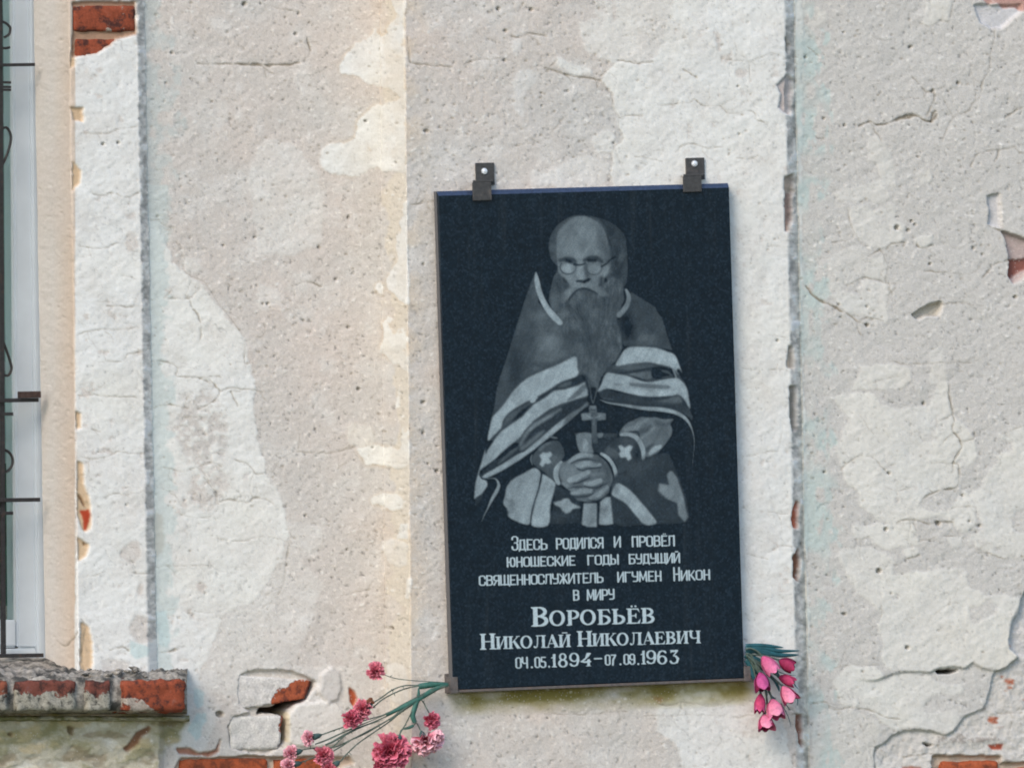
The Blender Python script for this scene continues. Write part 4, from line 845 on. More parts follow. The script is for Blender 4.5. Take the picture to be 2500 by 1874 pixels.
def brick(parent, u0, v0, u1, v1, Yf, depth, mat, tilt=0.0, rough=0.0022, label=None, bev=0.006, outline=None, wash=None):
    BSEED[0] += 1
    if outline is None: outline = [(u0, v0), (u1, v0 + tilt), (u1 + 0.016 * (v1 - v0), v1 + tilt), (u0 + 0.016 * (v1 - v0), v1)]
    a, b_, c_, d_ = [pt(u, v, Yf) for u, v in outline]
    nx, nz_, ny = max(4, int(np.linalg.norm(b_ - a) / 0.006)), max(3, int(np.linalg.norm(d_ - a) / 0.006)), 3
    nx, nz_ = min(nx, 26), min(nz_, 14)
    bm = bmesh.new()
    def face(fn, na, nb):
        vs = [[bm.verts.new(tuple(fn(i / na, j / nb))) for j in range(nb + 1)] for i in range(na + 1)]
        for i in range(na):
            for j in range(nb): bm.faces.new((vs[i][j], vs[i][j + 1], vs[i + 1][j + 1], vs[i + 1][j]))
    dp = np.array([0, depth, 0])
    Q = lambda s, t, r: (a * (1 - s) + b_ * s) * (1 - t) + (d_ * (1 - s) + c_ * s) * t + dp * r
    face(lambda s, t: Q(s, t, 0), nx, nz_); face(lambda s, t: Q(s, t, 1), 1, 1)
    face(lambda s, t: Q(s, 0, t), nx, ny); face(lambda s, t: Q(s, 1, t), nx, ny); face(lambda s, t: Q(0, s, t), nz_, ny); face(lambda s, t: Q(1, s, t), nz_, ny)
    bmesh.ops.remove_doubles(bm, verts=bm.verts, dist=0.0004); bmesh.ops.recalc_face_normals(bm, faces=bm.faces)
    from mathutils import noise as mn
    cen = (a + b_ + c_ + d_) / 4; hw = np.linalg.norm(b_ - a) / 2; hh = np.linalg.norm(d_ - a) / 2
    bm.normal_update()
    for v in bm.verts:
        p = v.co.copy(); q = Vector((p.x * 70 + BSEED[0] * 3.1, p.y * 70, p.z * 70)); k = mn.noise(q) + 0.5 * mn.noise(q * 2.7)
        ex = max(0, (abs(p.x - cen[0]) / hw - 0.86) / 0.14); ez = max(0, (abs(p.z - cen[2]) / hh - 0.74) / 0.26); ey = max(0, 1 - (p.y - Yf) / 0.012)
        cut = (min(ex, 1) * ey + min(ez, 1) * ey) * bev * (0.5 + 0.6 * abs(mn.noise(q * 0.6)))
        v.co += v.normal * (k * rough) - v.normal * cut
    me = bpy.data.meshes.new('brick'); bm.to_mesh(me); bm.free(); me.materials.append(mat)
    if wash:
        co = np.array([v.co[:] for v in me.vertices]); uu, vv_ = proj(co)
        at = me.attributes.new('wash', 'FLOAT', 'POINT'); at.data.foreach_set('value', np.array([wash(x, y) for x, y in zip(uu, vv_)], np.float32))
    me.polygons.foreach_set('use_smooth', [True] * len(me.polygons))
    o = bpy.data.objects.new('brick', me); COL.objects.link(o); o.parent = parent; o.matrix_parent_inverse = parent.matrix_world.inverted()
    if label: o['label'] = label
    return o
for (ua, ub, mt) in [(-1090, -930, 2), (-915, -760, 4), (-745, -590, 2), (-575, -430, 2), (-415, -260, 4), (-245, -130, 2), (-118, 25, 2), (34, 190, 4), (206, 276, 4), (297, 458, 0)]:
    brick(sroot, ua, 1656, ub, 1740, YF + (0.004 if mt == 4 else 0), 0.11, MB[mt], tilt=(ub - ua) * -0.012, rough=0.004, bev=0.010, wash=(lambda x, y: (y - 1690) * 0.0042) if mt != 0 else (lambda x, y: (0.16 if (y > 1700 and x < 345 + (y - 1700)) else -0.04)))
# lumps of broken mortar lying on the sill
rs = random.Random(5)
bm = bmesh.new()
for i in range(45):
    u = rs.uniform(-300, 452); Y = rs.uniform(0.03, 0.17); v = 1653 - (Y - 0.03) / 0.17 * 28 + rs.uniform(-3, 3)
    if 196 < u < 350 and Y > 0.078: Y = rs.uniform(0.03, 0.07)
    c_ = pt(u, v, Y); r = rs.uniform(0.004, 0.011) * rs.uniform(.5, 1)
    g_ = bmesh.ops.create_icosphere(bm, subdivisions=1, radius=r)
    for vv in g_['verts']:
        vv.co = Vector((vv.co.x * rs.uniform(.8, 1.8), vv.co.y * 1.2, vv.co.z * rs.uniform(.4, .65))) + Vector(c_.tolist())
me = bpy.data.meshes.new('mortar_rubble'); bm.to_mesh(me); bm.free(); me.materials.append(M_MORT)
o = bpy.data.objects.new('mortar_rubble', me); COL.objects.link(o); o.parent = sroot; o.matrix_parent_inverse = sroot.matrix_world.inverted(); o['kind'] = 'stuff'

# ------------------------------------------------------------------ bricks showing through the plaster
brick(building, 178, 12, 332, 80, YS + 0.0005, 0.05, MB[0], rough=0.0018, label='red brick bared at the top of the window surround')
brick(building, 180, 93, 288, 160, YS + 0.0045, 0.05, MB[0], rough=0.0018)
brick(building, 0, 0, 0, 0, YL + 0.002, 0.06, MB[1], rough=0.003, bev=0.002, wash=lambda x, y: max(-0.22, min(0.14, (676 - (y - 1690) - x) / 130)), outline=[(560, 1645), (757, 1650), (744, 1700), (660, 1734), (556, 1732)][:1] + [(762, 1660), (744, 1704), (556, 1736)], label='whitewashed brick with a red broken corner')
brick(building, 0, 0, 0, 0, YL + 0.004, 0.06, MB[5], rough=0.003, bev=0.002, wash=lambda x, y: max(-0.2, min(0.12, (666 - x) / 110)), outline=[(560, 1748), (692, 1744), (680, 1828), (562, 1830)])
for u0, u1 in ((437, 657), (668, 812)):
    brick(building, u0, 1850, u1, 1935, YL + 0.004, 0.06, MB[3], tilt=-3, rough=0.0015)
brick(building, 2294, 1852, 2443, 1930, YR + 0.013, 0.06, MB[3], tilt=2, rough=0.002, bev=0.01)
brick(building, 2458, 1868, 2620, 1940, YR + 0.013, 0.06, MB[3], tilt=2, rough=0.002, bev=0.01)
brick(building, 2474, 640, 2640, 690, YR + 0.027, 0.06, MB[2], rough=0.002)
# ------------------------------------------------------------------ plaque
ZK = 6.632
YPF = -0.028                       # front face of the slab
corn = [pt(1071, 468, YPF), pt(1783, 446, YPF), pt(1815, 1655, YPF), pt(1104, 1682, YPF)]
pc = sum(corn) / 4
xa = (corn[1] - corn[0] + corn[2] - corn[3]) / 2; PLW = np.linalg.norm(xa); xa /= PLW
za = np.array([-xa[2], 0, xa[0]]); PLH = (np.linalg.norm(corn[0] - corn[3]) + np.linalg.norm(corn[1] - corn[2])) / 2
plaque = thing('memorial_plaque', 'dark polished granite memorial plaque engraved with a bearded man and white Cyrillic lettering', 'plaque', pc + np.array([0, 0.02, 0]) - za * PLH / 2)
TK = 0.0205; cw = 0.0085
V = []; hw, hh = PLW / 2, PLH / 2
def pp(x, z, y): return pc + xa * x + za * z + np.array([0, y, 0])
yb = TK
V = [pp(-hw, -hh, 0.0012), pp(hw, -hh, 0.0012), pp(hw, hh, cw * 0.82), pp(-hw, hh, cw * 0.82),
     pp(-hw + 0.0012, -hh + 0.0012, 0), pp(hw - 0.0012, -hh + 0.0012, 0), pp(hw - 0.0012, hh - cw, 0), pp(-hw + 0.0012, hh - cw, 0),
     pp(-hw, -hh, yb), pp(hw, -hh, yb), pp(hw, hh, yb), pp(-hw, hh, yb)]
Fp = [(4, 5, 6, 7), (0, 1, 5, 4), (1, 2, 6, 5), (2, 3, 7, 6), (3, 0, 4, 7)]
Fs = [(0, 3, 11, 8), (1, 9, 10, 2), (3, 2, 10, 11), (0, 8, 9, 1), (8, 11, 10, 9)]
o = obj('slab', V, Fp + Fs, M_GRAN, plaque); o.data.materials.append(M_GRANS); o.data.materials.append(mat_simple('granite_chamfer_sky_reflection', (0.030, 0.050, 0.10), 0.35, nscale=200, amt=0.4, spec=0.7))  # chamfer coloured blue to stand for reflected sky
for i, p in enumerate(o.data.polygons): p.material_index = 1 if i >= len(Fp) else (2 if i == 3 else 0)

# ---- engraving painter
class Paint:
    def __init__(s, x0, y0, x1, y1, st):
        s.x0, s.y0, s.st = x0, y0, st
        nx, ny = int((x1 - x0) / st) + 1, int((y1 - y0) / st) + 1
        s.Y, s.X = np.mgrid[0:ny, 0:nx].astype(np.float32); s.X = x0 + s.X * st; s.Y = y0 + s.Y * st
        s.A = np.zeros((ny, nx), np.float32)
    def win(s, xs, ys, pad):
        i0 = int(max(0, (min(ys) - pad - s.y0) / s.st)); i1 = int(min(s.A.shape[0], (max(ys) + pad - s.y0) / s.st + 1))
        j0 = int(max(0, (min(xs) - pad - s.x0) / s.st)); j1 = int(min(s.A.shape[1], (max(xs) + pad - s.x0) / s.st + 1))
        return (slice(i0, i1), slice(j0, j1)) if i1 > i0 and j1 > j0 else None
    def mix(s, sl, m, val, a=1.0):
        s.A[sl] += m * a * (val - s.A[sl])
    def poly(s, pts, val, bl=0.8, a=1.0, smooth=True):
        if smooth: pts = catmull(pts, 4)
        sl = s.win([p[0] for p in pts], [p[1] for p in pts], bl * 3 + 4)
        if sl is None: return
        # 2x2 supersampled coverage
        m = 0
        for dx in (-.25, .25):
            for dy in (-.25, .25): m = m + inside(s.X[sl] + dx * s.st, s.Y[sl] + dy * s.st, pts).astype(np.float32) * .25
        s.mix(sl, blur(m, bl / s.st) if bl / s.st >= 0.5 else m, val, a)
    def stroke(s, pts, wid, val, bl=0.8, a=1.0, smooth=True, n=5):
        P_ = [tuple(p) + (wid if np.isscalar(wid) else wid[i],) for i, p in enumerate(pts)]
        if smooth: P_ = catmull(P_, n, False)
        mw = max(p[2] for p in P_)
        sl = s.win([p[0] for p in P_], [p[1] for p in P_], mw + bl * 2 + 3)
        if sl is None: return
        D = np.full(s.X[sl].shape, 1e3, np.float32)
        for p, q in zip(P_[:-1], P_[1:]):
            d, t = segdist(s.X[sl], s.Y[sl], p, q); D = np.minimum(D, d - (p[2] + (q[2] - p[2]) * t) / 2)
        s.mix(sl, np.clip(0.5 - D / max(bl * 1.6, s.st), 0, 1), val, a)
    def ell(s, x, y, rx, ry, val, a=1.0, soft=0.6, ang=0):
        sl = s.win([x - rx * 1.6, x + rx * 1.6], [y - ry * 1.6 - rx, y + ry * 1.6 + rx], 3)
        if sl is None: return
        ca, sa = math.cos(ang), math.sin(ang); X = s.X[sl] - x; Y = s.Y[sl] - y
        d = np.hypot((X * ca + Y * sa) / rx, (-X * sa + Y * ca) / ry)
        m = np.clip((1 + soft - d) / (2 * soft), 0, 1); m = m * m * (3 - 2 * m); s.mix(sl, m, val, a)
    def mesh(s, name, yoff, parent, thr=0.012):
        P = unp(s.X, s.Y, YPF + yoff)
        return gridmesh(name, P, M_GRAN, parent, {'eng': s.A}, keep=s.A > thr, smooth=False)
def T_(o):
    ox, oy = o
    return lambda pts: [(ox + p[0] / ZK, oy + p[1] / ZK) for p in pts]
A_, B_, C_, D_, E_, F_, G_, H_ = [T_(o) for o in ((1270,500),(1270,700),(1140,640),(1400,760),(1130,860),(1400,940),(1130,1060),(1400,1060))]
def sw(l): return [x / ZK for x in l]
pr = Paint(1140, 515, 1730, 1300, 1.75)
# cape, base tone
pr.poly(C_([(1120,150),(1060,260),(950,560),(820,960),(700,1350),(610,1640)]) + E_([(600,400),(540,650),(490,960),(440,1180),(410,1420),(620,1400),(1000,1500),(1500,1100),(2020,740),(2100,300),(1900,0)]) + B_([(700,800),(670,620),(520,520),(300,250)]), .25, 2.0, smooth=False)
for x, y, rx, ry, v, a in ((1190,880,130,90,.42,.8),(1330,1150,200,160,.42,.7),(1350,1330,190,120,.54,.8),(1400,1480,240,90,.46,.6),(1250,1580,160,50,.42,.5),(1120,480,50,150,.32,.6),(1300,1000,160,70,.36,.5)):
    p = C_([(x, y)])[0]; pr.ell(p[0], p[1], rx / ZK, ry / ZK, v, a, .8)
for x, y, rx, ry, v, a in ((860,230,120,300,.12,.8),(640,560,120,160,.24,.5),(1180,260,60,40,.42,.6)):
    p = E_([(x, y)])[0]; pr.ell(p[0], p[1], rx / ZK, ry / ZK, v, a, .9)
pr.poly(B_([(1600,520),(1700,420),(1790,250),(1780,120)]) + A_([(1790,1400),(1900,1470),(2189,1650)]) + D_([(1350,-10),(1440,110),(1530,400),(1610,640),(1500,610),(1200,560),(820,570),(780,400),(700,150)]), .24, 1.5, smooth=False)
p = D_([(860,230)])[0]; pr.ell(*p, 18, 42, .05, .8, .7, -.15); p = D_([(1220,450)])[0]; pr.ell(*p, 20, 13, .42, .8, .7)
p = D_([(1000,500)])[0]; pr.ell(*p, 30, 6, .28, .6, .7)
# cape right lower part dark folds
pr.poly(D_([(560,880),(900,840),(1200,820),(1560,880),(1700,950),(1790,1110),(1820,1210),(1700,1090),(1400,1110),(1250,1140),(1000,1070),(700,1010),(530,1000)]), .22, 1.5)
pr.poly(D_([(700,890),(1000,850),(1290,860),(1280,900),(1000,940),(650,930)]), .30, 2)
pr.poly(D_([(900,1010),(1290,970),(1260,1080),(1180,1100),(1050,1060)]), .38, 2)
pr.stroke(D_([(600,1000),(900,985),(1250,920),(1310,910)]), sw([30,30,25,12]), .12, 2)
pr.poly(D_([(1300,900),(1600,930),(1640,1070),(1400,1100),(1270,1060)]), .09, 2); pr.stroke(D_([(1440,960),(1530,985),(1600,1040)]), sw([30,40,10]), .30, 1.5); pr.stroke(D_([(1450,1070),(1600,1050)]), 4, .24, 2)
pr.stroke(D_([(1500,930),(1640,950)]), sw([30,20]), .10, 1.5)
pr.poly(F_([(400,110),(540,60),(700,110),(1200,190),(1500,190),(1700,160),(1800,260),(1900,420),(1940,560),(1750,450),(1500,380),(1200,360),(800,310),(500,260)]), .16, 2)
pr.poly(F_([(1450,240),(1690,170),(1760,280),(1600,300),(1300,260)]), .40, 3, .8); pr.poly(F_([(900,230),(1300,260),(1700,300),(1500,330),(1100,280)]), .24, 3, .6)
pr.poly(F_([(1650,300),(1800,330),(1900,450),(1930,600),(1850,500),(1700,400)]), .22, 2, .7)
pr.poly(D_([(530,1000),(700,1010),(900,1050),(1100,1120),(1250,1140),(1400,1110),(1600,1080),(1710,1090),(1830,1220),(1870,1400),(1890,1580),(1800,1440),(1700,1350),(1550,1370),(1200,1380),(900,1330),(700,1280),(540,1250),(390,1300),(450,1180)]), .66, 1.0)
pr.poly(D_([(920,1160),(1200,1170),(1540,1200),(1520,1250),(1200,1240),(950,1210)]), .42, 2.5); pr.poly(D_([(660,1160),(800,1170),(780,1200),(680,1200)]), .5, 2.5)
pr.poly(D_([(900,1260),(1300,1290),(1640,1290),(1500,1360),(1200,1370),(950,1320)]), .74, 2, .7); pr.stroke(D_([(1740,1210),(1800,1350),(1860,1520)]), sw([30,40,10]), .72, 1.5, .7)
pr.poly(D_([(680,860),(760,720),(840,610),(950,570),(1150,570),(1350,590),(1500,640),(1640,700),(1710,850),(1760,1010),(1690,1010),(1650,960),(1560,900),(1400,860),(1200,825),(900,850),(740,880)]), .70, 1.0)
pr.poly(D_([(900,640),(1200,640),(1300,740),(1100,800),(900,760)]), .76, 4, .7)
pr.stroke(D_([(1620,940),(1640,1000),(1665,1070)]), sw([40,30,14]), .55, 1)
pr.stroke(D_([(1700,960),(1760,1050),(1780,1110)]), sw([60,50,20]), .10, 2)
pr.stroke(F_([(430,235),(560,285),(800,322),(1100,370),(1400,392),(1600,425),(1750,490),(1850,580),(1920,720),(1955,880),(1950,1050),(1925,1300)]), sw([10,24,40,60,74,70,60,46,24,13,9,5]), .55, 1.0)
pr.stroke(F_([(1100,370),(1400,385),(1650,440)]), sw([20,50,30]), .66, 1.2)
pr.stroke(F_([(500,210),(640,230)]), 2, .3, 1.5)
# left white bands
pr.poly(E_([(480,960),(440,1200),(400,1420),(620,1420),(1000,1300),(1500,900),(2020,640),(2030,420),(1850,330),(1400,560)]), .20, 1.5, smooth=False)
pr.poly(E_([(1850,50),(1600,170),(1200,340),(1000,450),(820,620),(680,820),(560,960),(480,1050),(440,1200),(412,1330),(410,1430),(500,1340),(620,1220),(640,1120),(720,1000),(850,900),(1050,790),(1120,770),(1200,720),(1400,600),(1600,470),(1850,380),(1870,200)]), .70, 1.0)
pr.poly(E_([(680,1100),(760,1000),(1000,850),(1110,800),(1000,930),(850,1040),(700,1170),(640,1200)]), .30, 2); pr.poly(E_([(900,980),(1080,850),(1020,960),(900,1070),(800,1120)]), .10, 2)
pr.stroke(E_([(1120,790),(1200,750)]), sw([60,60]), .72, 1)
pr.poly(E_([(1220,730),(1500,570),(1900,370),(2020,380),(2000,450),(1700,560),(1480,600),(1200,800)]), .12, 2); pr.poly(E_([(1560,540),(1750,460),(1720,540),(1560,570)]), .30, 2)
pr.poly(E_([(1980,470),(1850,540),(1650,600),(1480,620),(1350,720),(1150,840),(950,1050),(800,1150),(620,1280),(500,1430),(400,1580),(370,1658)]) + G_([(370,200),(300,450),(250,600),(200,800),(180,1050),(300,980),(400,830),(390,750),(330,710),(280,640),(290,570),(500,420),(700,230),(920,50)]) + E_([(1000,1260),(1150,1100),(1400,920),(1600,830),(1850,750),(2020,700),(2020,600)]), .68, 1.0, smooth=False)
pr.poly(E_([(1960,520),(1800,660),(1690,780),(1850,720),(1990,580)]), .40, 2); p = E_([(700,1400)])[0]; pr.ell(*p, 26, 14, .74, .8, .8, -.8)
pr.poly(E_([(1580,880),(1300,1060),(1080,1230),(920,1480),(700,1658)]) + G_([(500,420),(300,600),(290,680),(600,480),(900,300)]) + E_([(1150,1500),(1400,1250),(1700,1000),(2020,800),(2020,730),(1850,760)]), .14, 1.5, smooth=False)
pr.stroke(E_([(1580,920),(1350,1060),(1150,1180),(1020,1330),(930,1500)]), sw([40,60,60,60,50]), .42, 4); pr.stroke(E_([(950,1560),(1150,1400),(1300,1280)]), sw([60,80,40]), .38, 4); pr.stroke(E_([(1100,1250),(1300,1100),(1450,1020)]), sw([20,44,20]), .58, 4, .7)
pr.poly(G_([(560,480),(760,270),(900,200),(860,260),(640,440)]), .3, 2)
pr.poly(E_([(2020,800),(1900,900),(1750,980),(1500,1170),(1250,1390),(1000,1600)]) + G_([(900,310),(600,500),(340,650),(305,700),(380,710),(600,610),(900,430),(1150,250),(1450,10)]) + E_([(1700,1130),(1900,950),(2030,850)]), .64, 1.0, smooth=False)
pr.poly(E_([(2040,790),(1900,880),(1700,1010),(1640,1180),(1900,960),(2040,860)]), .30, 3, .7)
pr.stroke(G_([(285,590),(275,650),(310,710),(370,740)]), sw([18,22,18,8]), .06, 1)
pr.stroke(G_([(400,715),(500,710),(555,745),(580,830),(540,930),(470,1050),(400,1200),(340,1320),(310,1400)]), sw([8,16,30,52,60,50,22,14,6]), .55, 1.0)
pr.poly(G_([(400,850),(450,780),(520,760),(530,800),(470,900),(440,1000),(380,1150),(300,1180),(230,1160),(300,1000)]), .06, 1.5); pr.poly(G_([(200,1040),(330,960),(300,1060),(200,1180)]), .14, 2)
# ----- head
pr.poly(A_([(1120,180),(1400,250),(1600,380),(1710,520),(1730,700),(1740,900),(1750,1050),(1700,1320),(1500,1320),(1380,1150),(1480,950),(1500,800),(1460,600),(1380,420),(1250,280)]), .20, 1.6)
pr.poly(A_([(1060,170),(820,195),(650,290),(540,400),(470,560),(460,700),(490,860),(560,960),(620,980),(610,800),(610,600),(660,420),(790,270),(950,190)]), .21, 1.6)
pr.poly(A_([(470,620),(560,640),(600,720),(590,860),(560,920),(500,860),(470,740)]), .28, 2, .8); pr.ell(*A_([(520,690)])[0], 7, 10, .34, .7, .6)
face = A_([(600,520),(640,400),(750,285),(880,205),(1000,178),(1120,205),(1250,280),(1340,370),(1400,500),(1430,650),(1450,800),(1470,950),(1400,1120),(1300,1280),(1100,1360),(900,1360),(740,1300),(640,1150),(605,1000),(590,760)])
pr.poly(face, .44, 1.6)
for x, y, rx, ry, v, a, an in ((950,600,300,330,.50,.9,0),(980,330,200,120,.52,.6,0),(850,800,180,60,.55,.6,0),(1350,700,90,330,.33,.8,-.1),(1230,330,120,60,.40,.5,.6),(1200,770,120,40,.48,.6,0),(1440,820,60,200,.26,.8,0),(640,700,40,250,.42,.5,0),
                               (980,1100,70,150,.58,.8,0),(700,1130,110,90,.54,.7,.5),(1380,1060,70,90,.54,.8,.3),(1210,1230,90,110,.46,.7,0),(1090,1060,50,130,.34,.8,0),(870,1220,100,60,.48,.6,0)):
    q = A_([(x, y)])[0]; pr.ell(q[0], q[1], rx / ZK, ry / ZK, v, a, .7, an)
pr.stroke(A_([(1330,240),(1420,350),(1470,450)]), sw([70,110,110]), .12, 4, .7); pr.stroke(A_([(1560,700),(1600,900),(1560,1100)]), sw([80,150,120]), .13, 5, .7)
pr.ell(*A_([(1640,840)])[0], 7, 12, .30, .8, .7, .3); pr.stroke(A_([(1680,600),(1720,750),(1700,1200)]), sw([30,30,30]), .26, 3, .5)
pr.stroke(A_([(640,900),(740,880),(850,890),(900,920)]), sw([50,64,60,40]), .20, 3.5); pr.stroke(A_([(1040,900),(1140,860),(1250,870),(1320,920)]), sw([50,70,72,50]), .19, 3.5)
pr.stroke(A_([(760,905),(830,925)]), sw([50,50]), .08, 3); pr.stroke(A_([(1110,900),(1220,900)]), sw([50,46]), .08, 3)
for cx, cy, lv in ((775, 1010, .63), (1195, 1020, .53)):
    q = A_([(cx, cy + 20)])[0]; pr.ell(q[0], q[1], 105 / ZK, 72 / ZK, lv, .95, .35)
    pr.stroke([(q[0] + 128 / ZK * math.cos(t), q[1] - 3 + 112 / ZK * math.sin(t)) for t in np.linspace(-.5, math.pi + .6, 16)], 15 / ZK, .14, 1.2, .9 if cx < 1000 else .55, n=2)
pr.ell(*A_([(860,1010)])[0], 6, 10, .40, .6, .7)
pr.stroke(A_([(880,960),(960,975),(1050,950)]), sw([50,22,30]), .10, 1.6); pr.stroke(A_([(1320,1000),(1400,950),(1470,880),(1530,850)]), sw([26,24,26,30]), .08, 1.6)
pr.stroke(A_([(1060,960),(1070,1080),(1100,1180)]), sw([50,60,40]), .28, 3, .8)
pr.stroke(A_([(915,1235),(980,1235),(1040,1245),(1100,1215),(1140,1200)]), sw([24,44,56,50,20]), .09, 2)
pr.stroke(A_([(680,1200),(740,1280),(720,1340)]), sw([60,90,60]), .18, 4); pr.stroke(A_([(1320,1200),(1340,1280),(1400,1330)]), sw([80,110,80]), .20, 5)
# beard
pr.poly(A_([(620,1080),(540,1150),(490,1300),(460,1450)]) + B_([(460,230),(560,450),(670,620),(700,800),(780,1000),(920,1150),(930,1350),(1050,1450),(1120,1640),(1260,1650),(1320,1450),(1450,1280),(1550,1200),(1650,1000),(1640,750),(1560,560),(1600,430),(1690,200),(1660,-50)]) + A_([(1500,1150),(1400,1250),(1250,1330),(1030,1350),(800,1330),(700,1220)]), .29, 2.0, smooth=False)
bmk = Paint(1140, 515, 1730, 1300, 1.75); bmk.poly(B_([(480,-100),(460,230),(670,620),(780,1000),(930,1350),(1120,1640),(1260,1650),(1450,1280),(1650,1000),(1640,750),(1560,560),(1690,200),(1660,-150),(1300,-120),(800,-150)]), 1, 3)
hair = fbm(pr.A.shape, 12, 4, cellx=2.6, gain=0.75); pr.A += bmk.A * hair * 0.075
pr.A += bmk.A * fbm(pr.A.shape, 12, 2) * 0.05
rh = random.Random(4)
for k in range(110):
    s0 = rh.uniform(-1, 1); x0 = 1080 + s0 * 520; y0 = 1250 + 180 * (1 - s0 * s0) * rh.uniform(.2, 1.6); e = rh.uniform(.45, 1.0); x3 = 1190 + s0 * 330 * (1 - e * .78); y3 = 1330 + (2960 - 1400) * e * (1 - .45 * abs(s0))
    P_ = [(x0, y0), (x0 + (x3 - x0) * .25 + rh.uniform(-40, 40), y0 + (y3 - y0) * .33), (x0 + (x3 - x0) * .6 + rh.uniform(-40, 40), y0 + (y3 - y0) * .66), (x3, y3)]
    pr.stroke(A_(P_), [rh.uniform(.8, 2.2)] * 4, rh.choice([.12, .18, .2, .36, .42]), 1.0, rh.uniform(.2, .45), n=3)
for k in range(40):
    t = rh.uniform(-1.2, 1.6); r_ = rh.uniform(.86, 1.0); cx, cy = 1100, 700; P_ = [(cx + 620 * r_ * math.cos(t + q) * (1 if math.cos(t) > 0 else 1), cy + 520 * r_ * math.sin(t + q)) for q in (-.12, 0, .12)]
    if P_[1][0] > 1450: pr.stroke(A_(P_), 1.2, rh.choice([.1, .3, .36]), .9, .4, n=3)
pr.stroke(A_([(1000,1310),(880,1360),(780,1430),(700,1530)]), sw([70,120,120,90]), .52, 4, .8); pr.stroke(A_([(1090,1290),(1220,1350),(1310,1420),(1400,1450)]), sw([70,120,110,60]), .47, 4, .8)
pr.stroke(A_([(700,1480),(620,1560),(560,1658)]), sw([120,120,120]), .36, 7, .7)
pr.stroke(A_([(790,1540),(850,1450),(930,1380),(1030,1355),(1140,1385),(1250,1440)]), sw([30,30,30,34,30,16]), .13, 2)
for x, y, rx, ry, v, a in ((960,1480,70,60,.42,.6),(870,1570,60,70,.42,.7)): pr.ell(*A_([(x, y)])[0], rx / ZK, ry / ZK, v, a, .8)
for x, y, rx, ry, v, a in ((870,640,60,80,.42,.6),(1210,440,50,80,.38,.6),(560,250,60,120,.38,.6),(980,1100,60,120,.38,.5),(1480,1100,120,120,.38,.5),(1180,900,200,300,.22,.5),(820,900,100,200,.24,.5)): pr.ell(*B_([(x, y)])[0], rx / ZK, ry / ZK, v, a, .8)
pr.stroke(B_([(1040,1440),(1080,1520),(1110,1650)]), sw([60,80,60]), .10, 3, .7)
# collar
pr.poly(C_([(1150,120),(1260,90),(1400,150),(1370,330),(1330,500),(1310,640),(1240,540),(1190,360)]), .035, 2)
pr.stroke(C_([(1118,170),(1130,280),(1165,450),(1220,600),(1310,760),(1420,890),(1510,980)]), sw([24,78,88,92,98,104,80]), .64, 1.2)
pr.stroke(C_([(1210,620),(1290,740),(1380,850)]), sw([20,60,30]), .74, 2, .7)
pr.stroke(B_([(1715,50),(1755,150),(1740,270),(1680,370),(1600,460)]), sw([44,70,80,84,80]), .50, 1.4)
# ----- inner robe, cross, belt
pr.poly(F_([(0,770),(280,770),(500,765),(730,765),(700,850),(460,860),(420,850),(60,860)]), .22, 1.5, smooth=False)
pr.poly(F_([(50,800),(280,780),(300,960),(330,1090),(200,1100),(90,1060)]), .46, 1.5); pr.poly(F_([(160,880),(230,900),(230,1060),(160,1060)]), .60, 2); pr.poly(F_([(390,780),(480,775),(460,840),(400,850)]), .5, 1.2)
pr.poly(F_([(340,900),(700,850),(480,1090),(340,1080)]), .14, 3)
pr.stroke(D_([(240,1120),(270,1250),(290,1400),(315,1480)]), sw([20,24,22,26]), .34, 1); pr.stroke(D_([(400,1150),(370,1300),(345,1400),(322,1480)]), sw([22,26,22,20]), .34, 1); pr.ell(*D_([(320,1080)])[0], 8, 12, .40, .8, .7)
pr.poly(D_([(280,1240),(370,1240),(320,1400)]), .10, 1.5)
pr.poly(F_([(252,325),(375,325),(385,440),(250,440)]), .38, 1, smooth=False); pr.stroke(F_([(280,345),(350,350)]), 3, .5, 1); pr.stroke(F_([(290,400),(350,400)]), 2, .12, 1)
pr.poly(F_([(118,455),(260,440),(400,440),(525,450),(530,560),(420,570),(300,560),(140,575)]), .46, 1, smooth=False); pr.poly(F_([(285,450),(390,450),(380,700),(395,940),(310,940),(290,700)]), .30, 1.2, smooth=False)
pr.stroke(F_([(210,490),(300,530)]), 3, .6, 1); pr.stroke(F_([(350,530),(450,490)]), 3, .58, 1); pr.stroke(F_([(335,500),(330,640)]), 5, .40, 1.5)
# ----- right sleeve and cuff
pr.poly(F_([(740,790),(790,690),(870,610),(980,560),(1090,510),(1220,520),(1330,515),(1450,545),(1620,545),(1570,620),(1600,700),(1590,800),(1520,910),(1450,1000),(1340,1110),(1200,1170),(1120,1100),(1000,900),(880,830)]), .40, 1.4)
pr.stroke(F_([(840,720),(1000,690),(1080,620),(1200,560)]), sw([80,90,80,50]), .54, 4, .8); pr.stroke(F_([(1100,860),(1200,770),(1310,690)]), sw([60,60,40]), .52, 4, .8); pr.stroke(F_([(1100,740),(1200,720),(1250,650)]), sw([80,70,40]), .26, 4, .8)
pr.stroke(F_([(1200,900),(1350,800),(1500,720)]), sw([60,120,100]), .36, 6, .6); pr.stroke(F_([(1240,1120),(1300,1050),(1400,990)]), sw([50,90,60]), .66, 2.5); pr.stroke(F_([(1180,1050),(1280,960)]), sw([60,40]), .18, 4, .7)
pr.stroke(F_([(1350,600),(1500,640),(1600,560)]), sw([90,60,30]), .26, 4, .6); pr.stroke(F_([(820,790),(920,760),(1040,760),(1060,830)]), sw([10,26,40,20]), .16, 2)
pr.poly(F_([(740,830),(900,825),(1030,910),(1100,1090),(1100,1200),(1000,1300),(860,1370),(720,1430),(700,1300),(600,1180),(470,1090),(620,920)]), .20, 1.4)
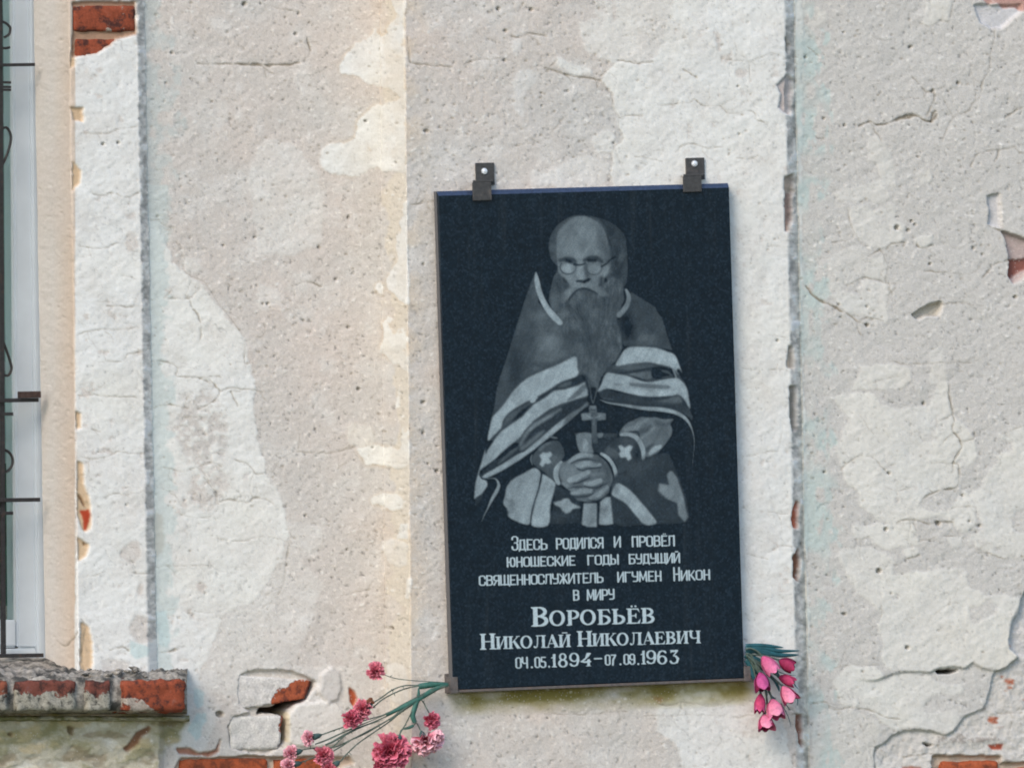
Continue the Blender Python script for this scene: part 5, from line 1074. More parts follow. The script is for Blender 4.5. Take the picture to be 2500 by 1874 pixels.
pr.poly(F_([(560,1000),(700,1060),(720,1170),(640,1180),(520,1090)]), .34, 4, .7); pr.ell(*F_([(850,900)])[0], 18, 8, .26, .7, .8); pr.ell(*F_([(1040,1150)])[0], 9, 22, .08, .8, .8)
pr.poly(F_([(722,985),(770,965),(830,1010),(905,965),(965,990),(915,1085),(945,1185),(885,1225),(845,1160),(765,1175),(732,1110),(765,1070)]), .72, 1.0, smooth=False)
pr.stroke(F_([(770,800),(900,795),(1020,850),(1090,950),(1130,1070),(1130,1200)]), sw([50,66,74,74,72,50]), .64, 1.2); pr.stroke(F_([(455,1110),(560,1180),(640,1290),(680,1400),(685,1490)]), sw([50,60,62,62,44]), .66, 1.0)
# left cuff
pr.poly(G_([(1120,370),(1230,220),(1400,110),(1540,100),(1620,200),(1650,340),(1560,450),(1490,560),(1480,740),(1300,600),(1140,480)]), .26, 1.5)
pr.stroke(G_([(1250,240),(1330,170),(1420,130)]), sw([50,50,20]), .44, 3, .8); pr.ell(*G_([(1500,420)])[0], 12, 16, .36, .7, .8, .5); pr.stroke(G_([(1400,30),(1470,50),(1530,60)]), sw([20,40,20]), .4, 2)
pr.poly(G_([(1240,340),(1300,285),(1350,305),(1420,275),(1450,330),(1395,385),(1435,450),(1380,485),(1335,465),(1295,530),(1240,490),(1275,410)]), .68, 1.0, smooth=False)
pr.stroke(G_([(1120,330),(1098,400),(1125,490)]), sw([14,22,14]), .45, 1); pr.stroke(G_([(1590,460),(1520,560),(1510,680),(1545,790)]), sw([64,84,84,70]), .68, 1.2)
# ----- lap
pr.poly(H_([(640,720),(860,620),(1100,420),(1500,290),(1640,500),(1760,800),(1860,1150),(1840,1420),(1300,1460),(640,1440)]), .16, 5); pr.ell(*H_([(1000,560)])[0], 45, 18, .24, .7, .8, -.4); pr.ell(*H_([(1180,1000)])[0], 22, 50, .20, .6, .9)
pr.poly(G_([(1500,800),(1900,1000),(1920,1450),(1400,1470)]), .13, 4, smooth=False); pr.ell(*G_([(1620,1330)])[0], 26, 14, .20, .7, .9)
pr.poly(G_([(1170,540),(1100,560),(960,640),(800,730),(710,850),(680,1000),(650,1120),(710,1200),(720,1310),(850,1400),(1080,1455),(1140,1200),(1220,950),(1270,750),(1250,600)]), .60, 2.2)
pr.poly(G_([(1290,640),(1480,760),(1495,850),(1420,1150),(1380,1470),(1110,1470),(1150,1200),(1225,950),(1270,760)]), .66, 1.4)
pr.ell(*G_([(1000,1000)])[0], 30, 36, .68, .7, .9); pr.stroke(G_([(700,1050),(800,1100),(780,1180)]), sw([40,70,30]), .46, 4, .6); pr.ell(*G_([(700,1270)])[0], 6, 8, .08, .8, .6)
pr.stroke(G_([(1275,640),(1250,780),(1220,900),(1150,1120),(1110,1300),(1095,1470)]), sw([24,24,16,16,18,18]), .06, 1.0)
pr.poly(G_([(1465,1100),(1600,1065),(1625,1040),(1710,1030),(1765,1105),(1920,1180),(1770,1212),(1735,1262),(1670,1285),(1600,1225),(1580,1180),(1500,1150)]), .62, 1.0, smooth=False)
pr.poly(H_([(165,1110),(382,1110),(382,1500),(240,1500),(130,1460)]), .60, 1.4, smooth=False); pr.poly(H_([(430,1090),(520,1010),(600,1010),(645,1450),(520,1470),(408,1455)]), .60, 1.4, smooth=False)
pr.poly(H_([(620,960),(700,800),(800,820),(950,930),(1100,1100),(1250,1280),(1345,1430),(1160,1460),(1000,1300),(850,1120),(700,1030)]), .66, 1.6); pr.ell(*H_([(690,880)])[0], 8, 12, .40, .6, .8); pr.stroke(H_([(780,900),(950,1050),(1120,1250)]), sw([60,90,60]), .74, 4, .6)
pr.poly(H_([(1510,650),(1560,590),(1600,590),(1680,700),(1720,820),(1780,1000),(1820,1200),(1860,1330),(1800,1415),(1700,1300),(1680,1110),(1530,1050),(1375,910),(1390,795),(1550,820)]), .48, 1.4, smooth=False); pr.ell(*H_([(1500,920)])[0], 16, 12, .58, .8, .8, .6)
# ----- clasped hands
pr.poly(G_([(1580,480),(1700,420),(1790,350),(1900,305),(2050,310),(2189,330)]) + H_([(420,350),(530,440),(600,560),(640,720),(590,860),(560,960),(430,1050),(280,1085),(100,1060),(0,990)]) + G_([(1740,900),(1620,780),(1570,680)]), .36, 1.6)
pr.ell(*G_([(1720,620)])[0], 26, 22, .52, .8, .8); pr.stroke(H_([(440,420),(560,600),(580,780)]), sw([60,80,70]), .28, 5, .8)
for pts, wd, v in [(G_([(1720,440),(1850,360),(1950,330),(2080,340)]), [50,80,80,60], .56), (G_([(1850,500),(1980,470),(2060,470)]), [60,90,90], .56), (H_([(110,500),(220,480),(330,495),(430,490)]), [90,80,70,50], .58),
                   (H_([(-60,740),(60,700),(150,650),(240,610)]), [80,90,95,80], .58), (H_([(190,800),(300,790),(430,750)]), [60,90,80], .62), (H_([(-20,950),(120,920),(280,910)]), [60,90,70], .60),
                   (H_([(270,1030),(400,970),(540,860)]), [50,90,70], .56), (H_([(60,1055),(180,1070),(280,1075)]), [20,36,20], .42), (G_([(1620,790),(1760,880),(1830,900)]), [60,80,30], .46), (H_([(300,650),(400,640),(480,630)]), [40,60,40], .42)]:
    pr.stroke(pts, sw(wd), v, 2.2)
for pts, wd, a in [(G_([(1750,470),(1850,420),(2000,400),(2150,420)]), [12,22,22,14], .8), (H_([(60,550),(150,585),(240,555),(440,535)]), [16,22,20,16], .85), (H_([(0,800),(120,765),(260,700)]), [20,24,16], .85), (H_([(170,830),(300,865),(430,840),(480,800)]), [14,22,22,14], .85),
                   (H_([(-60,1000),(100,1010),(240,990),(320,950)]), [14,22,22,14], .85), (H_([(300,920),(440,840),(540,790)]), [12,18,14], .6), (H_([(240,1060),(420,1070),(560,960)]), [10,14,14], .6), (H_([(-80,870),(40,850),(150,850)]), [20,26,14], .6)]:
    pr.stroke(pts, sw(wd), .12, 1.4, a)
pr.A = blur(pr.A, 1) * 0.6 + pr.A * 0.4
pr.A *= 1 + 0.13 * fbm(pr.A.shape, 16, 4) + 0.07 * fbm(pr.A.shape, 22, 3, cellx=4, ang=0.5)
pr.A *= 1 + 0.10 * (RNG.rand(*pr.A.shape) - 0.5)
pr.A = np.clip(1.10 * np.clip(pr.A, 0, 1) ** 1.88, 0, 1); pr.A[pr.A < 0.018] = 0
pr.mesh('portrait', -0.0006, plaque)

# ------------------------------------------------------------------ lettering
# condensed square letters: strokes in a unit cell (x right, y up); t = thick stem, h = thin bar
def sans(ch):
    r = .16
    O = [[(.5,1,'h'),(.2,.98,'h'),(0,.86,'t'),(0,.5,'t'),(0,.14,'t'),(.2,.02,'h'),(.5,0,'h'),(.8,.02,'h'),(1,.14,'t'),(1,.5,'t'),(1,.86,'t'),(.8,.98,'h'),(.5,1,'h')]]
    D = {
     'О': O, '0': O, 'С': [[(1,.72,'t'),(1,.86,'t'),(.8,.98,'h'),(.5,1,'h'),(.2,.98,'h'),(0,.86,'t'),(0,.14,'t'),(.2,.02,'h'),(.5,0,'h'),(.8,.02,'h'),(1,.14,'t'),(1,.28,'t')]],
     'З': [[(0,.8,'t'),(.02,.9,'t'),(.25,1,'h'),(.7,1,'h'),(1,.88,'t'),(1,.62,'t'),(.8,.52,'h'),(.4,.52,'h')],[(.8,.52,'h'),(1,.42,'t'),(1,.12,'t'),(.7,0,'h'),(.25,0,'h'),(.02,.1,'t'),(0,.22,'t')]],
     'Д': [[(.12,.02,'t'),(.16,.95,'t')],[(.12,.98,'h'),(.88,.98,'h')],[(.88,.98,'t'),(.88,.02,'t')],[(-.08,.02,'h'),(1.1,.02,'h')],[(-.04,.02,'h'),(-.06,-.14,'h')],[(1.04,.02,'h'),(1.06,-.14,'h')]],
     'Е': [[(.1,0,'t'),(.1,1,'t')],[(.1,1,'h'),(1,1,'h')],[(.1,.5,'h'),(.8,.5,'h')],[(.1,0,'h'),(1,0,'h')]],
     'Ь': [[(.05,0,'t'),(.05,1,'t')],[(.05,.56,'h'),(.7,.56,'h'),(1,.44,'t'),(1,.12,'t'),(.7,0,'h'),(.05,0,'h')]],
     'Р': [[(.05,0,'t'),(.05,1,'t')],[(.05,1,'h'),(.7,1,'h'),(1,.88,'t'),(1,.54,'t'),(.7,.42,'h'),(.05,.42,'h')]],
     'И': [[(.02,0,'t'),(.02,1,'t')],[(.98,0,'t'),(.98,1,'t')],[(.1,.05,'h'),(.9,.95,'h')]],
     'Л': [[(-.06,.02,'h'),(.1,.06,'h'),(.14,.95,'t')],[(.12,.98,'h'),(.95,.98,'h')],[(.95,1,'t'),(.95,0,'t')]],
     'Я': [[(.95,0,'t'),(.95,1,'t')],[(.95,1,'h'),(.3,1,'h'),(.04,.88,'t'),(.04,.58,'t'),(.3,.46,'h'),(.95,.46,'h')],[(.55,.46,'h'),(.05,.02,'t')]],
     'П': [[(.05,0,'t'),(.05,1,'t')],[(.05,.98,'h'),(.95,.98,'h')],[(.95,1,'t'),(.95,0,'t')]],
     'В': [[(.05,0,'t'),(.05,1,'t')],[(.05,1,'h'),(.7,1,'h'),(.95,.9,'t'),(.95,.64,'t'),(.7,.54,'h'),(.05,.54,'h')],[(.7,.54,'h'),(1,.42,'t'),(1,.12,'t'),(.7,0,'h'),(.05,0,'h')]],
     'Ю': [[(.0,0,'t'),(.0,1,'t')],[(0,.5,'h'),(.4,.5,'h')],[(.7,1,'h'),(.45,.9,'t'),(.4,.5,'t'),(.45,.1,'t'),(.7,0,'h'),(.95,.1,'t'),(1,.5,'t'),(.95,.9,'t'),(.7,1,'h')]],
     'Н': [[(.05,0,'t'),(.05,1,'t')],[(.95,0,'t'),(.95,1,'t')],[(.05,.5,'h'),(.95,.5,'h')]],
     'Ш': [[(0,0,'t'),(0,1,'t')],[(.5,0,'t'),(.5,1,'t')],[(1,0,'t'),(1,1,'t')],[(0,.02,'h'),(1,.02,'h')]],
     'Щ': [[(0,0,'t'),(0,1,'t')],[(.48,0,'t'),(.48,1,'t')],[(.96,0,'t'),(.96,1,'t')],[(0,.02,'h'),(1.1,.02,'h')],[(1.08,.02,'h'),(1.12,-.15,'h')]],
     'К': [[(.05,0,'t'),(.05,1,'t')],[(.1,.5,'h'),(.35,.52,'h'),(.95,1,'h')],[(.35,.52,'t'),(1,0,'t')]],
     'Г': [[(.05,0,'t'),(.05,1,'t')],[(.05,.98,'h'),(1,.98,'h')]],
     'Ы': [[(.0,0,'t'),(.0,1,'t')],[(.0,.56,'h'),(.45,.56,'h'),(.62,.44,'t'),(.62,.12,'t'),(.45,0,'h'),(0,0,'h')],[(1,0,'t'),(1,1,'t')]],
     'Б': [[(.05,0,'t'),(.05,1,'t')],[(.05,1,'h'),(.95,1,'h')],[(.05,.56,'h'),(.7,.56,'h'),(1,.44,'t'),(1,.12,'t'),(.7,0,'h'),(.05,0,'h')]],
     'У': [[(.02,1,'t'),(.02,.62,'t'),(.25,.5,'h'),(.9,.5,'h')],[(.96,1,'t'),(.96,.12,'t'),(.75,0,'h'),(.15,0,'h')]],
     'Ж': [[(.5,0,'t'),(.5,1,'t')],[(.0,1,'h'),(.5,.5,'h'),(1,1,'h')],[(.42,.52,'t'),(0,0,'t')],[(.58,.52,'t'),(1,0,'t')]],
     'Т': [[(.5,0,'t'),(.5,1,'t')],[(0,.98,'h'),(1,.98,'h')]],
     'М': [[(.0,0,'t'),(.06,1,'t')],[(.06,1,'t'),(.5,.15,'h'),(.94,1,'h')],[(.94,1,'t'),(1,0,'t')]],
     '4': [[(.02,1,'t'),(.02,.56,'t'),(.25,.44,'h'),(.95,.44,'h')],[(.98,1,'t'),(.98,0,'t')]],
     '5': [[(1,1,'h'),(.1,1,'h'),(.1,.6,'t')],[(.1,.58,'h'),(.7,.58,'h'),(1,.46,'t'),(1,.12,'t'),(.7,0,'h'),(.2,0,'h'),(0,.1,'t')]],
     '7': [[(0,1,'h'),(1,1,'h')],[(1,.98,'t'),(.45,.5,'t'),(.35,0,'t')]],
     '9': [[(1,.5,'t'),(1,.86,'t'),(.75,1,'h'),(.25,1,'h'),(0,.86,'t'),(0,.6,'t'),(.25,.46,'h'),(.95,.46,'h')],[(1,.55,'t'),(1,.14,'t'),(.75,0,'h'),(.25,0,'h'),(0,.12,'t'),(0,.22,'t')]],
    }
    D['Ё'] = D['Е'] + [[(.38,1.2,'h'),(.4,1.2,'h')],[(.7,1.2,'h'),(.72,1.2,'h')]]
    D['Й'] = D['И'] + [[(.3,1.18,'h'),(.72,1.18,'h')]]
    return D[ch]
def word(pn, txt, x0, x1, y0, y1, hgt, capfirst=None, st=4.0, th=2.7, gap=0.34, wide=None):
    """baseline from (x0,y0) to (x1,y1), photo px"""
    wide = wide or {}
    ws = [wide.get(c_, {'Ш': 1.35, 'Щ': 1.4, 'Ю': 1.35, 'Ж': 1.35, 'М': 1.25, 'Ы': 1.2, 'Д': 1.05}.get(c_, 1.0)) for c_ in txt]
    tot = sum(ws) + gap * (len(txt) - 1); k = (x1 - x0 - st) / tot; x = 0
    ang = math.atan2(y1 - y0, x1 - x0)
    for i, c_ in enumerate(txt):
        wd = ws[i] * k; hh_ = capfirst if (capfirst and i == 0) else hgt
        for s in sans(c_):
            pts = []; wv = []
            for (a, b_, kd) in s:
                X = x + a * wd + st / 2; Yv = b_ * (hh_ - th) + th / 2
                # letters lean with the slab
                pts.append((x0 + X * math.cos(ang) - Yv * 0.028, y0 + X * math.sin(ang) - Yv)); wv.append(st if kd == 't' else th)
            pn.stroke(pts, wv, .92, 0.75, smooth=False)
        x += wd + gap * k
LN = []
def line(x0, y0, x1, y1, st=1.15):
    p_ = Paint(x0, y0, x1, y1, st); LN.append(p_); return p_
l = line(1240, 1298, 1660, 1350)
word(l, 'ЗДЕСЬ', 1249, 1337, 1343, 1341, 26.5, capfirst=35, st=4.3); word(l, 'РОДИЛСЯ', 1357, 1474.5, 1340, 1337.5, 27.0, st=4.1)
word(l, 'И', 1498.5, 1516.5, 1335.5, 1335, 26.8, st=4.1); word(l, 'ПРОВЁЛ', 1542, 1648.5, 1334.5, 1332.2, 26.5, st=4.1)
l = line(1230, 1340, 1670, 1394)
word(l, 'ЮНОШЕСКИЕ', 1237.5, 1406, 1383.8, 1379.4, 24.2, st=4.0); word(l, 'ГОДЫ', 1433.5, 1511, 1379, 1376.8, 24.6, st=4.0); word(l, 'БУДУЩИЙ', 1534.7, 1661, 1376.4, 1373, 24.6, st=4.0)
l = line(1160, 1378, 1745, 1438)
word(l, 'СВЯЩЕННОСЛУЖИТЕЛЬ', 1169.3, 1473.6, 1429.3, 1421.6, 25.2, st=3.9, gap=.3); word(l, 'ИГУМЕН', 1507, 1616, 1420.6, 1417.6, 25.2, st=4.0)
word(l, 'НИКОН', 1643.5, 1734.7, 1417.4, 1414.2, 25, capfirst=33, st=4.1)
l = line(1390, 1430, 1510, 1472)
word(l, 'В', 1398.8, 1414.8, 1465.2, 1464.8, 26, st=4.0); word(l, 'МИРУ', 1432.7, 1501.3, 1464.8, 1462.6, 26, st=4.1)

# Roman capitals: ('p', polygon) or ('s', stroke [(x,y,w)...]) in units of cap height, y up; the value is (advance, shapes)
def ring(cx, cy, rx, ry, thick, thin, a0=0, a1=360, n=26):
    o_ = []
    for i in range(n + 1):
        t = math.radians(a0 + (a1 - a0) * i / n); o_.append((cx + rx * math.cos(t), cy + ry * math.sin(t), thin + (thick - thin) * abs(math.cos(t)) ** 1.3))
    return ('s', o_)
TKS, TNS = .205, .065
def stem(x, w=TKS, y0=0, y1=1, sl=.09, sr=.09, top=True, bot=True):
    o_ = [('s', [(x, y0, w), (x, y1, w)])]
    o_ = [('p', [(x - w / 2, y0), (x + w / 2, y0), (x + w / 2, y1), (x - w / 2, y1)])]
    if top: o_.append(('p', [(x - w / 2 - sl, y1), (x + w / 2 + sr, y1), (x + w / 2 + sr, y1 - .035), (x + w / 2, y1 - .10), (x - w / 2, y1 - .10), (x - w / 2 - sl, y1 - .035)]))
    if bot: o_.append(('p', [(x - w / 2 - sl, y0), (x + w / 2 + sr, y0), (x + w / 2 + sr, y0 + .035), (x + w / 2, y0 + .10), (x - w / 2, y0 + .10), (x - w / 2 - sl, y0 + .035)]))
    return o_
def bowl(x0, yb, yt, rx, tk=.18, tn=.06):
    cy = (yb + yt) / 2; ry = (yt - yb) / 2 - tn / 2; fl = max(0.0, .10)
    pts = [(x0, yt - tn / 2, tn), (x0 + fl, yt - tn / 2, tn)]
    for i in range(1, 12):
        t = math.radians(90 - 180 * i / 12); pts.append((x0 + fl + (rx - tk / 2) * math.cos(t), cy + ry * math.sin(t), tn + (tk - tn) * math.cos(t) ** 1.2))
    pts += [(x0 + fl, yb + tn / 2, tn), (x0, yb + tn / 2, tn)]
    return ('s', pts)
def serif(ch):
    if ch == 'О': return .98, [ring(.46, .5, .36, .47, .20, .075)]
    if ch == 'В': return .84, stem(.22, sr=0) + [bowl(.25, .50, 1, .40, .17), bowl(.25, 0, .54, .46, .19)]
    if ch == 'Р': return .80, stem(.22, sr=0, bot=True) + [bowl(.25, .42, 1, .42, .18)]
    if ch == 'Ь': return .84, stem(.22, sr=.08, bot=False) + [bowl(.22, 0, .60, .48, .19), ('p', [(.0, 0), (.3, 0), (.3, .06), (.12, .10), (.03, .035)])]
    if ch == 'Б': return .84, stem(.22, sr=0, bot=False) + [bowl(.22, 0, .60, .48, .19), ('p', [(.0, 0), (.3, 0), (.3, .06), (.12, .10), (.03, .035)]), ('p', [(.2, .93), (.2, 1), (.70, 1), (.78, .68), (.60, .93)])]
    if ch in 'ЕЁ':
        s = stem(.22, sr=0) + [('p', [(.2, .93), (.2, 1), (.72, 1), (.80, .70), (.64, .93)]), ('p', [(.2, 0), (.2, .07), (.66, .07), (.84, .32), (.78, 0)]), ('s', [(.25, .52, .06), (.52, .52, .06)]), ('p', [(.50, .54), (.56, .68), (.60, .68), (.60, .34), (.54, .40), (.50, .49)])]
        if ch == 'Ё': s += [('s', [(.34, 1.14, .12), (.341, 1.14, .12)]), ('s', [(.56, 1.14, .12), (.561, 1.14, .12)])]
        return .84, s
    if ch == 'Н': return .98, stem(.22) + stem(.80) + [('s', [(.3, .5, .06), (.75, .5, .06)])]
    if ch in 'ИЙ':
        s = stem(.2) + stem(.78) + [('s', [(.3, .07, .075), (.7, .93, .075)])]
        if ch == 'Й': s += [('s', [(.33, 1.14, .07), (.68, 1.14, .07)])]
        return .96, s
    if ch == 'К': return .94, stem(.2) + [('s', [(.28, .50, .06), (.40, .56, .06), (.72, .93, .065)]), ('p', [(.60, 1), (.92, 1), (.92, .965), (.78, .94), (.68, .90)]), ('p', [(.38, .56), (.52, .66), (.92, .06), (1.02, .0), (.68, 0)])]
    if ch == 'Л': return .98, stem(.80) + [('s', [(.10, .10, .13), (.13, .05, .11), (.22, .04, .08), (.30, .12, .08), (.34, .4, .085), (.36, .95, .085)]), ('s', [(.26, .965, .07), (.8, .965, .07)])]
    if ch == 'А': return .96, [('p', [(.47, 1.03), (.56, 1.03), (.95, .04), (.70, .04), (.40, .86)]), ('s', [(.16, .04, .06), (.46, .9, .07)]), ('s', [(.26, .32, .055), (.70, .32, .055)]), ('p', [(0, 0), (.30, 0), (.30, .035), (.18, .07), (.0, .035)]), ('p', [(.60, 0), (1.03, 0), (1.03, .035), (.9, .08), (.70, .08), (.60, .035)])]
    if ch == 'Ч': return .94, stem(.76) + [('p', [(.0, 1), (.38, 1), (.38, .965), (.29, .93), (.09, .93), (0, .965)]), ('s', [(.19, .96, .19), (.19, .62, .18), (.26, .46, .13), (.42, .40, .08), (.72, .44, .06)])]
    if ch == '1': return .60, stem(.32, top=False, y1=.98, w=.2, sl=.12, sr=.12) + [('p', [(.22, .98), (.42, 1.02), (.42, .7), (.22, .7)]), ('p', [(.0, .70), (.26, .82), (.42, 1.04), (.22, .68)])]
    if ch == '8': return .74, [ring(.34, .75, .20, .22, .14, .07), ring(.34, .27, .26, .25, .17, .07)]
    if ch == '9': return .78, [ring(.34, .68, .26, .29, .15, .07), ('s', [(.60, .68, .16), (.61, .42, .17), (.52, .13, .12), (.34, .04, .07), (.16, .09, .12), (.10, .17, .15)])]
    if ch == '6': return .78, [ring(.36, .30, .26, .28, .16, .07), ('s', [(.10, .32, .16), (.10, .6, .17), (.20, .88, .12), (.38, .96, .07), (.55, .91, .12), (.60, .84, .13)])]
    if ch == '4': return .80, [('p', [(.42, 1.02), (.72, 1.0), (.55, .74), (.30, .48), (.16, .36), (.04, .36), (.10, .46), (.30, .62)]), ('s', [(.04, .36, .10), (.30, .32, .12), (.66, .36, .10)]), ('p', [(.44, .50), (.62, .56), (.62, .06), (.74, 0), (.32, 0), (.44, .06)])]
    if ch == '3': return .76, [('p', [(.10, 1.0), (.62, 1.0), (.62, .90), (.36, .60), (.26, .60), (.46, .86), (.20, .86), (.10, .76)]), ('s', [(.30, .58, .06), (.48, .54, .12), (.60, .36, .18), (.54, .12, .13), (.34, .035, .075), (.16, .08, .12), (.10, .18, .14)])]
def sword(pn, txt, x0, x1, y0, y1, hgt, cap=None, track=0.0):
    adv = []
    for i, c_ in enumerate(txt):
        a, s = serif(c_); hh_ = cap if (cap and i == 0) else hgt; adv.append((a * hh_, s, hh_))
    tot = sum(a for a, _, _ in adv) + track * (len(txt) - 1); k = (x1 - x0) / tot; x = 0; ang = math.atan2(y1 - y0, x1 - x0)
    for a, shapes, hh_ in adv:
        f = lambda px, py: (x0 + (x + px * hh_ * k) * math.cos(ang) - py * hh_ * 0.028, y0 + (x + px * hh_ * k) * math.sin(ang) - py * hh_)
        for sh in shapes:
            if sh[0] == 'p': pn.poly([f(*q) for q in sh[1]], .95, 0.0, smooth=False)
            else: pn.stroke([f(q[0], q[1]) for q in sh[1]], [max(q[2] * hh_ * (0.5 + 0.5 * k), 1.6) for q in sh[1]], .95, 0.7, smooth=False)
        x += (a + track) * k * 1.0 / k * k if False else (a + track) * k
l = line(1288, 1472, 1606, 1534)
sword(l, 'ВОРОБЬЁВ', 1296, 1600, 1528.5, 1519.8, 37, cap=47)
l = line(1164, 1534, 1716, 1590)
sword(l, 'НИКОЛАЙ', 1171, 1394, 1585, 1578, 30.5, cap=38.5); sword(l, 'НИКОЛАЕВИЧ', 1408, 1711, 1577.4, 1568.8, 30.5, cap=37.5)
l = line(1250, 1580, 1665, 1636)
word(l, '04', 1258.5, 1289.5, 1631.2, 1630, 27.5, st=4.1); word(l, '05', 1305, 1334, 1629.6, 1629, 27, st=4.1)
for x, y in ((1298.5, 1627.7), (1340.5, 1626.2), (1514.8, 1620.4), (1558.3, 1619.6)): l.stroke([(x, y), (x + .1, y)], 4.6, .95, .7, smooth=False)
sword(l, '1', 1344.5, 1361.5, 1627.8, 1627.6, 32); sword(l, '8', 1363, 1388, 1627.4, 1627, 33.5); sword(l, '9', 1390, 1418, 1626.4, 1626, 33.5); sword(l, '4', 1418, 1447, 1625.4, 1625, 32)
l.stroke([(1451.5, 1606.9), (1468.5, 1606.3)], 3.2, .92, .7, smooth=False)
word(l, '07', 1476.8, 1505, 1623.4, 1623, 26.5, st=4.1); word(l, '09', 1522.4, 1551.3, 1621.8, 1621.2, 26.5, st=4.1)
sword(l, '1', 1563, 1579.5, 1620.4, 1620.2, 33); sword(l, '9', 1578, 1606, 1620.2, 1619.6, 33.5); sword(l, '6', 1604, 1632, 1620, 1619.6, 33.5); sword(l, '3', 1634, 1661, 1619.8, 1619.2, 34)
for p_ in LN: p_.mesh('inscription_line', -0.0006, plaque)

# ------------------------------------------------------------------ steel ledge and brackets
def bar(name, parent, x0, x1, z0, z1, y0, y1, mat, bev=0.0008, label=None):
    c_ = pp((x0 + x1) / 2, (z0 + z1) / 2, (y0 + y1) / 2)
    V, F = box_geo(c_, (xa, np.array([0, 1.0, 0]), za), ((x1 - x0) / 2, (y1 - y0) / 2, (z1 - z0) / 2))
    o = obj(name, V, F, mat, parent, label=label); bevel_obj(o, bev, 2); return o
def loc2(u, v):   # photo px -> slab coordinates (x, z)
    q = pt(u, v, YPF) - pc; return q @ xa, q @ za
led = thing('support_rail', 'brown steel angle rail carrying the bottom edge of the dark plaque', 'rail', pp(0, -hh - 0.01, 0.02))
bar('ledge', led, -hw - 0.006, hw + 0.006, -hh - 0.0055, -hh - 0.0005, -0.001, TK + 0.0065, M_ANGLE)
bar('back_flange', led, -hw - 0.006, hw + 0.006, -hh, -hh + 0.03, TK + 0.0015, TK + 0.0065, M_ANGLE)
x, z = loc2(1092, 1668); bar('corner_lip', led, -hw - 0.007, -hw + 0.0085, -hh - 0.0065, -hh + 0.024, -0.0045, -0.0012, M_ANGLE, 0.001)
bar('corner_lip', led, -hw - 0.007, -hw - 0.0035, -hh - 0.0065, -hh + 0.024, -0.001, TK + 0.004, M_ANGLE, 0.001)
bar('corner_lip', led, hw - 0.002, hw + 0.012, -hh - 0.0065, -hh + 0.022, -0.0045, -0.0012, M_ANGLE, 0.0015)
bar('corner_lip', led, hw + 0.0085, hw + 0.012, -hh - 0.0065, -hh + 0.022, -0.001, TK + 0.004, M_ANGLE, 0.001)
def bracket(uc, vt, vb, hu0, hu1, hv0, hv1, su, sv, label):
    """plate on the wall, arm over the slab, lip in front"""
    b0 = thing('mounting_bracket', label, 'bracket', pt(uc, vb, 0.0), 'steel brackets holding the top edge of the plaque')
    yw = -YPF - 0.006         # slab coordinate just in front of the wall
    f = lambda u, v, Y: ((pt(u, v, Y) - pc) @ xa, (pt(u, v, Y) - pc) @ za)
    xl, z1 = f(uc - 23.5, vt, -0.004); xr, z0 = f(uc + 23.5, vb, -0.004)
    bar('wall_plate', b0, xl, xr, z0, z1, yw, yw + 0.0045, M_STEEL, 0.0012)
    xl, z1 = f(hu0, hv0, YPF - 0.003); xr, z0 = f(hu1, hv1, YPF - 0.003)
    bar('front_lip', b0, xl, xr, z0, z1 - 0.0035, -0.0052, -0.0008, M_STEEL, 0.0012)
    fx = [pp(x_, z_, -0.0052) for x_ in (xl, xr) for z_ in (z1 - 0.0035, z1 + 0.0005)]
    xl2, z2 = f(uc - 23.5, vb - 3, -0.004); xr2, _ = f(uc + 23.5, vb, -0.004); bx = [pp(x_, z_, yw + 0.0045) for x_ in (xl2, xr2) for z_ in (z1 - 0.0035, z1 + 0.0005)]
    o = obj('arm', [fx[0], fx[1], fx[3], fx[2], bx[0], bx[1], bx[3], bx[2]], [(0, 1, 2, 3), (7, 6, 5, 4), (0, 4, 5, 1), (1, 5, 6, 2), (2, 6, 7, 3), (3, 7, 4, 0)], M_STEEL, b0); bevel_obj(o, 0.0008, 2)
    sc = pt(su, sv, -0.006)
    bm = bmesh.new()
    bmesh.ops.create_cone(bm, cap_ends=True, segments=20, radius1=0.0062, radius2=0.0052, depth=0.003, matrix=Matrix.Translation(Vector((sc[0], -0.0072, sc[2]))) @ Matrix.Rotation(math.radians(90), 4, 'X'))
    bmesh.ops.create_uvsphere(bm, u_segments=16, v_segments=8, radius=0.0053, matrix=Matrix.Translation(Vector((sc[0], -0.0075, sc[2]))) @ Matrix.Diagonal((1, 0.5, 1, 1)))
    me = bpy.data.meshes.new('screw'); bm.to_mesh(me); bm.free(); me.materials.append(M_ZINC)
    o = bpy.data.objects.new('screw', me); COL.objects.link(o); o.parent = b0; o.matrix_parent_inverse = b0.matrix_world.inverted()
bracket(1184, 398, 452, 1153, 1200, 441, 489, 1182.5, 418, 'dark steel bracket over the upper left corner of the plaque')
bracket(1697, 386, 438, 1667, 1713, 426, 468, 1695.5, 399.5, 'dark steel bracket over the upper right corner of the plaque')
